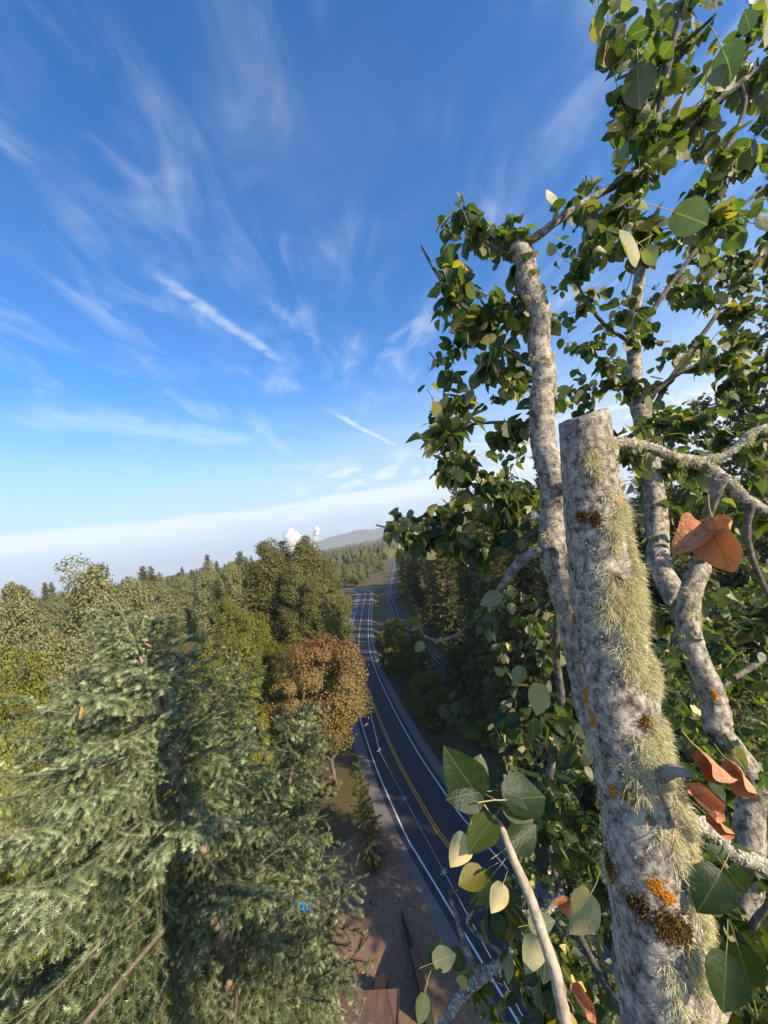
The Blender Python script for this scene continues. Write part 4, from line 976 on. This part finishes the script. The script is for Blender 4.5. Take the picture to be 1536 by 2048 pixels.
B_((1082, 740, 1.78, 10), (1030, 715, 1.85, 9), (960, 660, 1.92, 8), (905, 600, 1.96, 7), (868, 540, 2.0, 6), (842, 490, 2.02, 4), mt=m_dkbark, n=34, seed=18)
B_((1048, 520, 1.83, 8), (1000, 500, 1.86, 6), (950, 470, 1.9, 5), (925, 420, 1.92, 4), mt=m_dkbark, seed=19)
B_((1095, 860, 1.73, 8), (1020, 845, 1.85, 7), (940, 850, 1.92, 6), (870, 870, 1.98, 4), mt=m_dkbark, seed=20)
CRUSTY.append((*B_((1365, 1640, 1.2, 34), (1410, 1668, 1.22, 32), (1460, 1700, 1.25, 30), (1510, 1730, 1.28, 30), (1560, 1752, 1.3, 28), n=34, sides=12, rough=.12, seed=21, label='lichen-encrusted branch at the right edge below the dead leaves'), 520))
B_((1122, 1180, 1.75, 15), (1112, 1300, 1.8, 16), (1122, 1400, 1.84, 15), (1105, 1500, 1.88, 15), (1092, 1600, 1.9, 13), (1100, 1700, 1.92, 12), (1130, 1800, 1.85, 13), (1200, 1950, 1.6, 14), (1300, 2100, 1.2, 14), mt=m_dkbark, n=50, seed=22)
B_((1160, 2120, .82, 26), (1135, 2040, .84, 26), (1112, 1960, .86, 25), (1080, 1860, .88, 23), (1050, 1780, .9, 20), (1026, 1710, .92, 16), (1005, 1660, .94, 13), (985, 1630, .95, 9), mt=m_tanbark, n=50, sides=10, rough=.07, seed=23, label='pale tan twig carrying the large near leaves')
CRUSTY.append((*B_((1120, 1790, 1.6, 12), (1060, 1860, 1.58, 16), (1010, 1915, 1.56, 17), (960, 1955, 1.55, 18), (910, 2010, 1.53, 18), (860, 2090, 1.5, 18), n=34, sides=9, rough=.12, seed=24), 300))
B_((958, 1955, 1.55, 13), (935, 1900, 1.55, 12), (915, 1840, 1.56, 10), (897, 1790, 1.57, 8), (915, 1780, 1.57, 6), n=24, sides=8, rough=.1, seed=25)
B_((1010, 1915, 1.56, 8), (935, 1850, 1.5, 7), (960, 1820, 1.5, 6), (1010, 1815, 1.5, 5), n=20, sides=7, rough=.1, seed=26)
B_((1270, 1565, 1.2, 30), (1318, 1556, 1.14, 29), (1345, 1553, 1.10, 27), (1368, 1552, 1.08, 20), (1390, 1553, 1.06, 4), n=18, sides=9, mt=simple('grey_dead_wood', [(0.3, (0.13, 0.11, 0.10)), (0.7, (0.3, 0.27, 0.24))], 22, .9, 6, .4, .004), seed=27, grow=False, label='short broken grey branch stub on the trunk')
B_((1288, 650, 2.66, 10), (1350, 560, 2.7, 9), (1420, 470, 2.75, 8), (1500, 400, 2.8, 7), (1560, 350, 2.8, 6), mt=m_dkbark, seed=28)
B_((1285, 860, 2.55, 11), (1340, 760, 2.6, 10), (1420, 650, 2.6, 9), (1480, 560, 2.6, 8), (1550, 480, 2.6, 7), mt=m_dkbark, seed=29)
B_((1280, 810, 2.58, 10), (1360, 745, 2.5, 9), (1450, 720, 2.45, 9), (1550, 660, 2.4, 8), mt=m_dkbark, seed=30)
B_((1268, 690, 2.64, 8), (1200, 640, 2.6, 7), (1150, 560, 2.5, 6), mt=m_dkbark, seed=31)
B_((1420, 1390, 1.75, 14), (1480, 1350, 1.8, 12), (1550, 1300, 1.85, 10), mt=m_dkbark, seed=32)
B_((1480, 1890, 1.5, 16), (1530, 1820, 1.4, 12), (1580, 1760, 1.4, 10), mt=m_dkbark, seed=33)

# twigs grow to targets spread through the crown, leaves on the twigs
def inpoly(p, poly):
    x, y = p; c = False; j = len(poly)-1
    for i in range(len(poly)):
        (a, b), (e_, f) = poly[i], poly[j]
        if (b > y) != (f > y) and x < (e_-a)*(y-b)/(f-b)+a: c = not c
        j = i
    return c
REG = [([(1190, -60), (1590, -60), (1590, 480), (1150, 480), (1120, 410), (1165, 330), (1150, 190), (1200, 90)], 1.35, 2.7, 78, 7),
       ([(925, 405), (1060, 450), (1090, 700), (1070, 900), (890, 950), (830, 885), (860, 820), (850, 745), (885, 690), (815, 580), (822, 480), (870, 470)], 1.75, 2.4, 62, 7),
       ([(1085, 420), (1590, 400), (1590, 900), (1220, 900), (1110, 800)], 1.9, 3.6, 125, 7),
       ([(745, 1040), (870, 1015), (1000, 1000), (1090, 1000), (1110, 1120), (1000, 1140), (860, 1130), (790, 1095)], 1.75, 2.3, 30, 6),
       ([(880, 940), (1080, 880), (1100, 1060), (960, 1040)], 2.0, 3.0, 24, 7),
       ([(1210, 860), (1590, 860), (1590, 1500), (1340, 1500), (1260, 1100)], 1.8, 4.2, 115, 7),
       ([(1000, 1150), (1130, 1150), (1190, 1650), (1230, 2090), (1080, 2090), (1010, 1720), (1010, 1450), (940, 1220)], 1.5, 3.6, 75, 6),
       ([(1360, 1500), (1590, 1500), (1590, 2090), (1400, 2090)], 1.3, 3.2, 60, 6),
       ([(850, 1860), (1100, 1780), (1160, 2090), (840, 2090)], 1.35, 2.4, 14, 5),
       ([(960, 1420), (1250, 1350), (1590, 1250), (1590, 2120), (1060, 2120), (1000, 1700)], 3.4, 7.0, 190, 8)]
gT = np.random.default_rng(99)
targets = []
for poly, d0_, d1_, n_, nl in REG:
    xs = [p[0] for p in poly]; ys = [p[1] for p in poly]; k = 0
    while k < n_:
        p = (gT.uniform(min(xs), max(xs)), gT.uniform(min(ys), max(ys)))
        if not inpoly(p, poly): continue
        d = d0_+(d1_-d0_)*gT.random(); targets.append((pix(p[0], p[1], d), nl, d)); k += 1
SP = np.array(SK_P); SR = np.array(SK_R)
dist0 = [np.linalg.norm(SP-t[0], axis=1).min() for t in targets]
twigs = MB(); leaves = []                                        # leaves: (pos, direction, normal, size)
for idx in np.argsort(dist0):
    t, nl, dep = targets[idx]
    dd = np.linalg.norm(SP-t, axis=1)+.35*np.maximum(0, SP[:, 2]-t[2])   # prefer to grow upwards
    k = int(dd.argmin()); a = SP[k]; ln = np.linalg.norm(t-a)
    if ln < .04: continue
    mid = (a+t)/2+gT.normal(0, .08, 3)*ln+np.array((0, 0, -.06*ln)); n = max(4, min(12, int(ln/.05)))
    Q = spline([a, mid, t], n); r0 = min(SR[k]*.7, .0022+.005*ln)
    rr = np.linspace(r0, .0014, n); tube(twigs, Q-OFF, rr, 4, 0, cap=False)
    SP = np.vstack([SP, Q[1:]]); SR = np.r_[SR, rr[1:]]
    td = unit(Q[-1]-Q[-2]); base_len = min(ln, .36)
    for q in range(int(nl*2.9)):
        u = 1-(q/nl)*base_len/ln*gT.uniform(.6, 1.0); p = Q[max(0, min(n-1, int(round(u*(n-1)))))]+gT.normal(0, .006, 3)
        out = unit(td*.5+gT.normal(0, .65, 3)+np.array((0, 0, -.05)))
        leaves.append((p, out, gT.uniform(.046, .09)))
link('twig_mass', twigs.mesh('twigs', [m_dkbark]), ctree, kind='stuff')
def frame(tip, nrm):
    x = unit(tip); z = unit(nrm-x*(nrm @ x)); y = np.cross(z, x); return np.column_stack([x, y, z])
lp = np.array([project(p)[2] for p, _, _ in leaves]); score = []
for (p, o_, s_) in leaves:
    x, y, d = project(p); vis = -60 < x < 1600 and -60 < y < 2110
    score.append(s_/d if vis else 0)
order = np.argsort(-np.array(score)); big = set(order[:236].tolist())
mass = MB(); nleaf = 0
def leaf_pose(p, out, size, g):
    st = g.uniform(.45, .6)*size; lp_ = p+unit(out+np.array((0, 0, .15)))*st
    tip = unit(out*.55+np.array((0, 0, -.75))*g.uniform(.2, 1.3)+g.normal(0, .35, 3))
    nrm = unit(np.array((0, 0, .75))+out*.35+g.normal(0, .6, 3))
    return lp_, frame(tip, nrm)
for i_, (p, out, size) in enumerate(leaves):
    q, Fm = leaf_pose(p, out, size, gT)
    x, y, d = project(q)
    if d < .6: continue
    if i_ in big:
        yl = gT.random() < .035
        o = link('leaf', (LEAFY[gT.integers(3)] if yl else LEAF[gT.integers(10)]), ctree)
        o.matrix_local = Matrix([[*(Fm[k]*size), float((q-OFF)[k])] for k in range(3)]+[[0, 0, 0, 1]])
        if yl: o['label'] = 'yellowed leaf'
        nleaf += 1
    else:
        v, f, uv = LS[gT.integers(6)]; mass.add((v*size) @ Fm.T+q-OFF, f, 1 if gT.random() < .025 else 0, gT.random(), uv)
        sv = np.array([p, p+np.array((0, 0, .0012)), q]); mass.add(sv-OFF, [(0, 1, 2)], 2)
link('foliage', mass.mesh('foliage', [m_leaf, m_yel, m_stalk]), ctree, kind='stuff')
# leaves placed one by one where the photograph shows them: base px, tip px, depths, kind, roll
gH = np.random.default_rng(5)
def hand_leaf(b, t, d0_, d1_, mt='g', face=1.0, var=None, wd=1.0, label=None, roll=0.0):
    P = pix(*b, d0_); Q = pix(*t, d1_); x = Q-P; ln = np.linalg.norm(x); view = unit(CAM-P)
    nrm = view*face + unit(np.cross(x, view))*roll + np.array((0, 0, .25))*(face > 0)
    Fm = frame(x, nrm); me = {'g': LEAF, 'y': LEAFY}.get(mt)
    me = me[var if var is not None else gH.integers(len(me))] if me else mt
    o = link('leaf', me, ctree)
    Fs_ = Fm*np.array((ln, ln*wd, ln))
    o.matrix_local = Matrix([[*Fs_[k], float((P-OFF)[k])] for k in range(3)]+[[0, 0, 0, 1]])
    if label: o['label'] = label
for a in [((955, 1590), (893, 1505), .95, .93, 'g', 1), ((962, 1585), (905, 1590), .95, .9, 'g', .8), ((950, 1570), (960, 1510), .96, .97, 'g', -1),
          ((1008, 1608), (1070, 1640), .93, .9, 'g', 1), ((1012, 1600), (1095, 1590), .93, .97, 'g', 1), ((985, 1640), (935, 1700), .94, .88, 'g', 1), ((1020, 1690), (1075, 1650), .95, .98, 'g', 1),
          ((930, 1672), (902, 1735), .92, .9, 'y', -1), ((1005, 1770), (985, 1828), .9, .88, 'y', -1), ((965, 1745), (915, 1775), .95, .93, 'g', 1), ((985, 1750), (940, 1810), .95, .93, 'g', 1),
          ((850, 1990), (838, 2052), 1.2, 1.15, 'g', 1), ((862, 1940), (880, 1880), 1.2, 1.22, 'g', 1), ((868, 1925), (915, 1905), 1.2, 1.2, 'g', -.9),
          ((1500, 60), (1490, 20), 1.1, 1.1, 'g', -1), ((1545, 40), (1478, 62), 1.05, 1.02, 'g', -1), ((1460, 130), (1430, 190), 1.2, 1.2, 'g', -1), ((1445, 100), (1485, 170), 1.2, 1.2, 'g', -1),
          ((1350, 425), (1432, 452), 1.25, 1.2, 'g', -1), ((1270, 490), (1210, 525), 1.4, 1.35, 'g', -1), ((1290, 500), (1320, 530), 1.4, 1.4, 'g', -1), ((1225, 130), (1210, 60), 1.5, 1.5, 'g', -1),
          ((1275, 130), (1278, 210), 1.5, 1.5, 'g', -1), ((1240, 120), (1232, 195), 1.5, 1.5, 'g', -1), ((1452, 1910), (1448, 2030), 1.0, .95, 'g', .7), ((1475, 1890), (1505, 1990), 1.0, 1.0, 'g', 1), ((1440, 1745), (1400, 1830), 1.05, 1.0, 'g', 1), ((1455, 1740), (1500, 1800), 1.05, 1.05, 'g', 1),
          ((1180, 1790), (1150, 1870), 1.0, 1.0, 'g', -1), ((1060, 1850), (1110, 1840), .95, .95, 'g', -1), ((1075, 1880), (1050, 1950), .95, .93, 'g', -1), ((1085, 1880), (1100, 1950), .95, .95, 'g', -1), ((1000, 1190), (960, 1210), 1.6, 1.6, 'g', -1),
          ((1045, 1335), (1030, 1372), 1.6, 1.58, 'g', -1), ((985, 1245), (980, 1285), 1.7, 1.7, 'g', -1), ((1080, 1370), (1075, 1430), 1.6, 1.6, 'g', -1), ((845, 1285), (828, 1310), 1.86, 1.84, 'g', -1), ((835, 1245), (815, 1235), 1.88, 1.86, 'g', 1), ((835, 1250), (822, 1262), 1.88, 1.86, 'g', -1)]:
    hand_leaf(a[0], a[1], a[2], a[3], a[4], a[5], roll=gH.normal(0, .25))
# curled dead leaves
def dead(fold, curl, roll, wid=.42):
    v, f, uv = leaf_geo(gL, .0, curl, roll, wid, np.linspace(0, 1, 17), np.linspace(-1, 1, 11))
    y = v[:, 1]; a = np.abs(y)/wid*fold; s_ = np.where(np.abs(a) < 1e-3, np.abs(y), wid/fold*np.sin(a)) if fold else np.abs(y)
    v = v.copy(); v[:, 2] += wid/fold*(1-np.cos(a)); v[:, 1] = np.sign(y)*s_
    v[:, 2] += .03*np.sin(v[:, 0]*11+y*9)*(.3+np.abs(y)*3); v[:, 1] += .02*np.sin(v[:, 0]*14)
    return leaf_mesh((v, f, uv), m_dead, .5)
DL = [dead(1.1, .9, .3, .48), dead(2.6, .5, .2, .40), dead(2.2, -.4, .5, .42), dead(.9, 1.0, .6)]
hand_leaf((1425, 1040), (1440, 1150), 1.05, 1.0, DL[0], 1.0, wd=1.1, label='curled orange dead leaf hanging before the grey stem', roll=.5)
hand_leaf((1415, 1060), (1345, 1085), 1.05, 1.03, DL[3], .9, wd=1.1, label='folded half of an orange dead leaf', roll=.3)
hand_leaf((1400, 1500), (1475, 1585), 1.05, 1.03, DL[1], .8, label='rolled rusty dead leaf beside the trunk', roll=.6)
hand_leaf((1375, 1570), (1440, 1640), 1.08, 1.05, DL[2], 1.0, wd=1.1, label='drooping rusty dead leaf touching the broken stub', roll=-.2)
hand_leaf((1415, 1630), (1480, 1690), 1.08, 1.05, DL[1], .9, label='narrow rolled dead leaf above the encrusted branch', roll=.3)
hand_leaf((1455, 1520), (1510, 1590), 1.1, 1.08, DL[2], .9, wd=1.1, label='pale folded dead leaf at the right of its cluster', roll=.4)
hand_leaf((1145, 1970), (1190, 2050), 1.0, .95, DL[2], 1.0, label='dark red dead leaf left of the trunk foot', roll=-.2)
hand_leaf((1140, 1800), (1120, 1850), 1.5, 1.5, DL[3], .9, label='small red dead leaf left of the trunk')

# lichens and moss on the bark
m_usnea = foliage_mat('beard_lichen', [(0.0, (0.20, 0.21, 0.11)), (0.5, (0.40, 0.40, 0.23)), (1.0, (0.60, 0.57, 0.36))], .2, .8, .1)
m_orange = simple('orange_lichen', [(0.3, (0.30, 0.10, 0.008)), (0.6, (0.58, 0.22, 0.012)), (0.8, (0.68, 0.33, 0.03))], 120, .9, 5, .8, .003)
m_moss = foliage_mat('dark_moss', [(0.0, (0.03, 0.02, 0.008)), (0.6, (0.08, 0.05, 0.015)), (1.0, (0.16, 0.10, 0.03))], .1, .9, .1)
def on_axis(Q, rr, py, ang):
    """point and outward normal on a stem, at photo row py, ang degrees from the side facing the camera, + to the right"""
    ys = np.array([project(q)[1] for q in Q]); i = int(np.abs(ys-py).argmin()); p = Q[i]; T = unit(Q[min(i+1, len(Q)-1)]-Q[max(i-1, 0)])
    tc_ = unit(CAM-p); tc_ = unit(tc_-T*(tc_ @ T)); rt = np.cross(T, tc_); rt = rt if rt @ _R > 0 else -rt
    a = R(ang); nrm = tc_*math.cos(a)+rt*math.sin(a); return p+nrm*rr[i], nrm, T, rr[i]
def tuft(Q, rr, py, ang, rad, n, ln, mt, name, g, label=None, wd=.0009, droop=1.0):
    p, nrm, T, r = on_axis(Q, rr, py, ang); t2 = np.cross(nrm, T); mb = MB()
    u = g.normal(0, .5, (n, 2))*rad
    a = u[:, 0]/r; roots = p+T*u[:, 1:2]*1.3+nrm*(r*(np.cos(a)-1))[:, None]+t2*(r*np.sin(a))[:, None]
    nn = unit(nrm*np.cos(a)[:, None]+t2*np.sin(a)[:, None]); roots = roots-nn*.002
    l = ln*g.uniform(.45, 1.2, n)[:, None]
    d0_ = unit(nn*.75+g.normal(0, .75, (n, 3))); p1 = roots+d0_*l*.35
    d1_ = unit(d0_+np.array((0, 0, -.75*droop))+g.normal(0, .35, (n, 3))); p2 = p1+d1_*l*.35
    d2_ = unit(d1_+np.array((0, 0, -.9*droop))+g.normal(0, .4, (n, 3))); p3 = p2+d2_*l*.4
    s = unit(np.cross(d1_, g.normal(0, 1, (n, 3))))*wd
    V = np.stack([roots-s, roots+s, p1-s, p1+s, p2-s*.8, p2+s*.8, p3], 1).reshape(-1, 3)-OFF; i = np.arange(n)*7
    at = np.repeat(np.clip(g.normal(.5, .25, n), 0, 1), 7)
    mb.add(V, np.vstack([np.stack([i, i+1, i+3, i+2], 1), np.stack([i+2, i+3, i+5, i+4], 1)]), 0, at)
    mb.f.append((np.stack([i+4, i+5, i+6], 1)+0, 0))
    o = link(name, mb.mesh(name, [mt]), ctree, kind=None)
    if label: o['label'] = label
m_mossc = simple('moss_base', [(0.3, (0.015, 0.011, 0.006)), (0.7, (0.06, 0.035, 0.012))], 90, .95)
gC = np.random.default_rng(21)
for py in np.arange(905, 2070, 17):
    w_ = .35+.65*min(1, (py-880)/250)
    for ang in (4, 20, 36, 50, 64, 78, 92):
        nv = mnoise.noise(Vector((py*.0105, ang*.032, 7.7)))+.35*mnoise.noise(Vector((py*.04, ang*.1, 1.7)))
        if nv < .42-.0078*ang: continue
        big_ = .55+1.1*min(1, max(0, nv+.35))*gC.uniform(.6, 1.2)
        tuft(TQ, TRr, py+gC.uniform(-8, 8), ang+gC.normal(0, 5), .017*(.6+.5*w_)*big_, int(150*w_*big_), .030*(.6+.5*w_)*big_, m_usnea, 'lichen_tuft', gC, wd=.0008, droop=gC.uniform(.3, .9))
for py, ang in ((1150, 12), (1230, 20), (1490, -62), (1500, -75), (1470, 15), (1620, 20), (1640, 35), (1740, -80), (1770, -85), (1880, 8), (1930, 15), (1990, 25), (2030, 12), (1190, -80), (1130, -85), (1060, 25), (1000, 35)):
    tuft(TQ, TRr, py, ang, .024, 130, .032, m_usnea, 'lichen_tuft', gC)
for py, ang in ((560, 40), (600, -30), (590, 50), (620, 20), (728, -30), (735, 30), (725, 70), (780, 60), (560, 80), (860, -70), (930, 70), (1010, 60), (1090, -30), (1130, -50), (1180, -60), (1230, -50)):
    tuft(st2, st2r, py, ang, .018, 90, .024, m_usnea, 'lichen_tuft', gC)
for py, ang in ((1190, -20), (1215, 30), (1235, 0), (1240, 60), (1270, -40)):
    tuft(st4, st4r, py, ang, .02, 90, .026, m_usnea, 'lichen_tuft', gC)
for py, ang in ((895, 0), (905, 40)):
    tuft(st3, st3r, py, ang, .03, 110, .03, m_usnea, 'lichen_tuft', gC)
def crust(Q, rr, py, ang, sx, sy, n, g, mt=m_orange, name='orange_lichen_patch', sz=.0042):
    p, nrm, T, r = on_axis(Q, rr, py, ang); t2 = np.cross(nrm, T); mb = MB()
    for k in range(n):
        q = g.normal(0, .45, 2); a = q[0]*sx/r; rt = p+T*q[1]*sy+nrm*(r*(math.cos(a)-1))+t2*(r*math.sin(a)); nn = unit(nrm*math.cos(a)+t2*math.sin(a))
        s_ = sz*g.uniform(.6, 1.5); e1 = unit(np.cross(nn, g.normal(0, 1, 3))); e2 = np.cross(nn, e1)
        ring = [rt+(e1*math.cos(b)+e2*math.sin(b))*s_*g.uniform(.8, 1.2)-nn*.001 for b in np.arange(6)*1.047]; tp = rt+nn*s_*g.uniform(.5, 1.4)
        mb.add(np.array(ring+[tp])-OFF, [(b, (b+1) % 6, 6) for b in range(6)])
    link(name, mb.mesh(name, [mt]), ctree)
for py, ang, sx, sy, n in ((1390, -62, .014, .022, 130), (1430, -50, .014, .026, 150), (1345, -72, .01, .02, 80), (1560, -32, .012, .016, 110), (1562, -12, .02, .024, 240), (1725, 2, .026, .022, 320), (1740, 18, .018, .016, 120), (1235, -82, .01, .02, 60), (1180, -78, .012, .024, 80), (1605, -82, .008, .02, 60), (1425, 38, .02, .014, 110), (1740, -55, .01, .02, 60), (1610, 10, .006, .006, 20), (1010, 60, .01, .014, 40)):
    crust(TQ, TRr, py, ang, sx, sy, n, gC)
crust(st4, st4r, 1375, 10, .01, .016, 50, gC)
m_pale = simple('pale_lichen_crust', [(0.3, (0.25, 0.27, 0.2)), (0.5, (0.45, 0.46, 0.36)), (0.75, (0.62, 0.62, 0.5))], 90, .95, 5, .8, .003)
def along(Q, rr, n, g, mt, name, sz, a0=-100, a1=100):
    mb = MB()
    for k in range(n):
        i_ = int(g.integers(1, len(Q)-1)); T = unit(Q[i_+1]-Q[i_-1]); tc_ = unit(CAM-Q[i_]); tc_ = unit(tc_-T*(tc_ @ T)); up_ = np.cross(T, tc_); up_ = up_ if up_[2] > 0 else -up_
        a = R(g.uniform(a0, a1)); nn = tc_*math.cos(a)+up_*math.sin(a); rt = Q[i_]+(Q[i_+1]-Q[i_])*g.random()+nn*rr[i_]
        s_ = sz*g.uniform(.5, 1.6); e1 = unit(np.cross(nn, g.normal(0, 1, 3))); e2 = np.cross(nn, e1)
        ring = [rt+(e1*math.cos(b)+e2*math.sin(b))*s_*g.uniform(.7, 1.3)-nn*.0015 for b in np.arange(6)*1.047]
        mb.add(np.array(ring+[rt+nn*s_*g.uniform(.4, 1.3)])-OFF, [(b, (b+1) % 6, 6) for b in range(6)])
    link(name, mb.mesh(name, [mt]), ctree, kind='stuff')
for Q_, r_, n_ in CRUSTY: along(Q_, r_, n_, gC, m_pale, 'lichen_crust', .0034)
along(TQ, TRr, 900, gC, m_pale, 'lichen_crust', .003, -90, 90)
along(st2, st2r, 500, gC, m_pale, 'lichen_crust', .003)
for Q_, r_, n_ in CRUSTY[:2]:
    for k in range(6):
        i_ = int(gC.integers(3, len(Q_)-3)); tuft(Q_[i_-2:i_+3], r_[i_-2:i_+3], project(Q_[i_])[1], gC.uniform(-60, 60), .014, 70, .026, m_usnea, 'lichen_tuft', gC)
for py, ang, n, rad in ((1040, -22, 260, .018), (1046, 2, 240, .018), (1562, -10, 200, .018), (1765, -20, 300, .028), (1785, 8, 360, .03), (1800, 28, 300, .026), (1735, -62, 240, .024), (1160, 28, 120, .014), (1425, 32, 140, .016)):
    tuft(TQ, TRr, py, ang, rad, int(n*1.6), .015, m_moss, 'moss_clump', gC, wd=.0016, droop=.3)
    crust(TQ, TRr, py, ang, rad*.9, rad*.8, 90, gC, m_mossc, 'moss_base', .005)

# ------------------------------------------------------------------ haze
def haze():
    mb = MB(); box(mb, (0, 4000, 150), (15000, 11500, 304)); m, t, o = mat('haze'); p = N('ShaderNodeVolumePrincipled', t)
    p.inputs['Color'].default_value = (.86, .92, 1, 1); p.inputs['Density'].default_value = HAZE; p.inputs['Anisotropy'].default_value = .2
    L(p.outputs[0], o.inputs['Volume'], t); link('haze', mb.mesh('haze', [m], False), kind='stuff', label='thin pale blue air haze over the whole landscape', cat='haze')
HAZE = 1.15e-4
haze()
print('LEAVES', len(leaves), nleaf, 'TRIS', sum(len(m.polygons) for m in bpy.data.meshes))
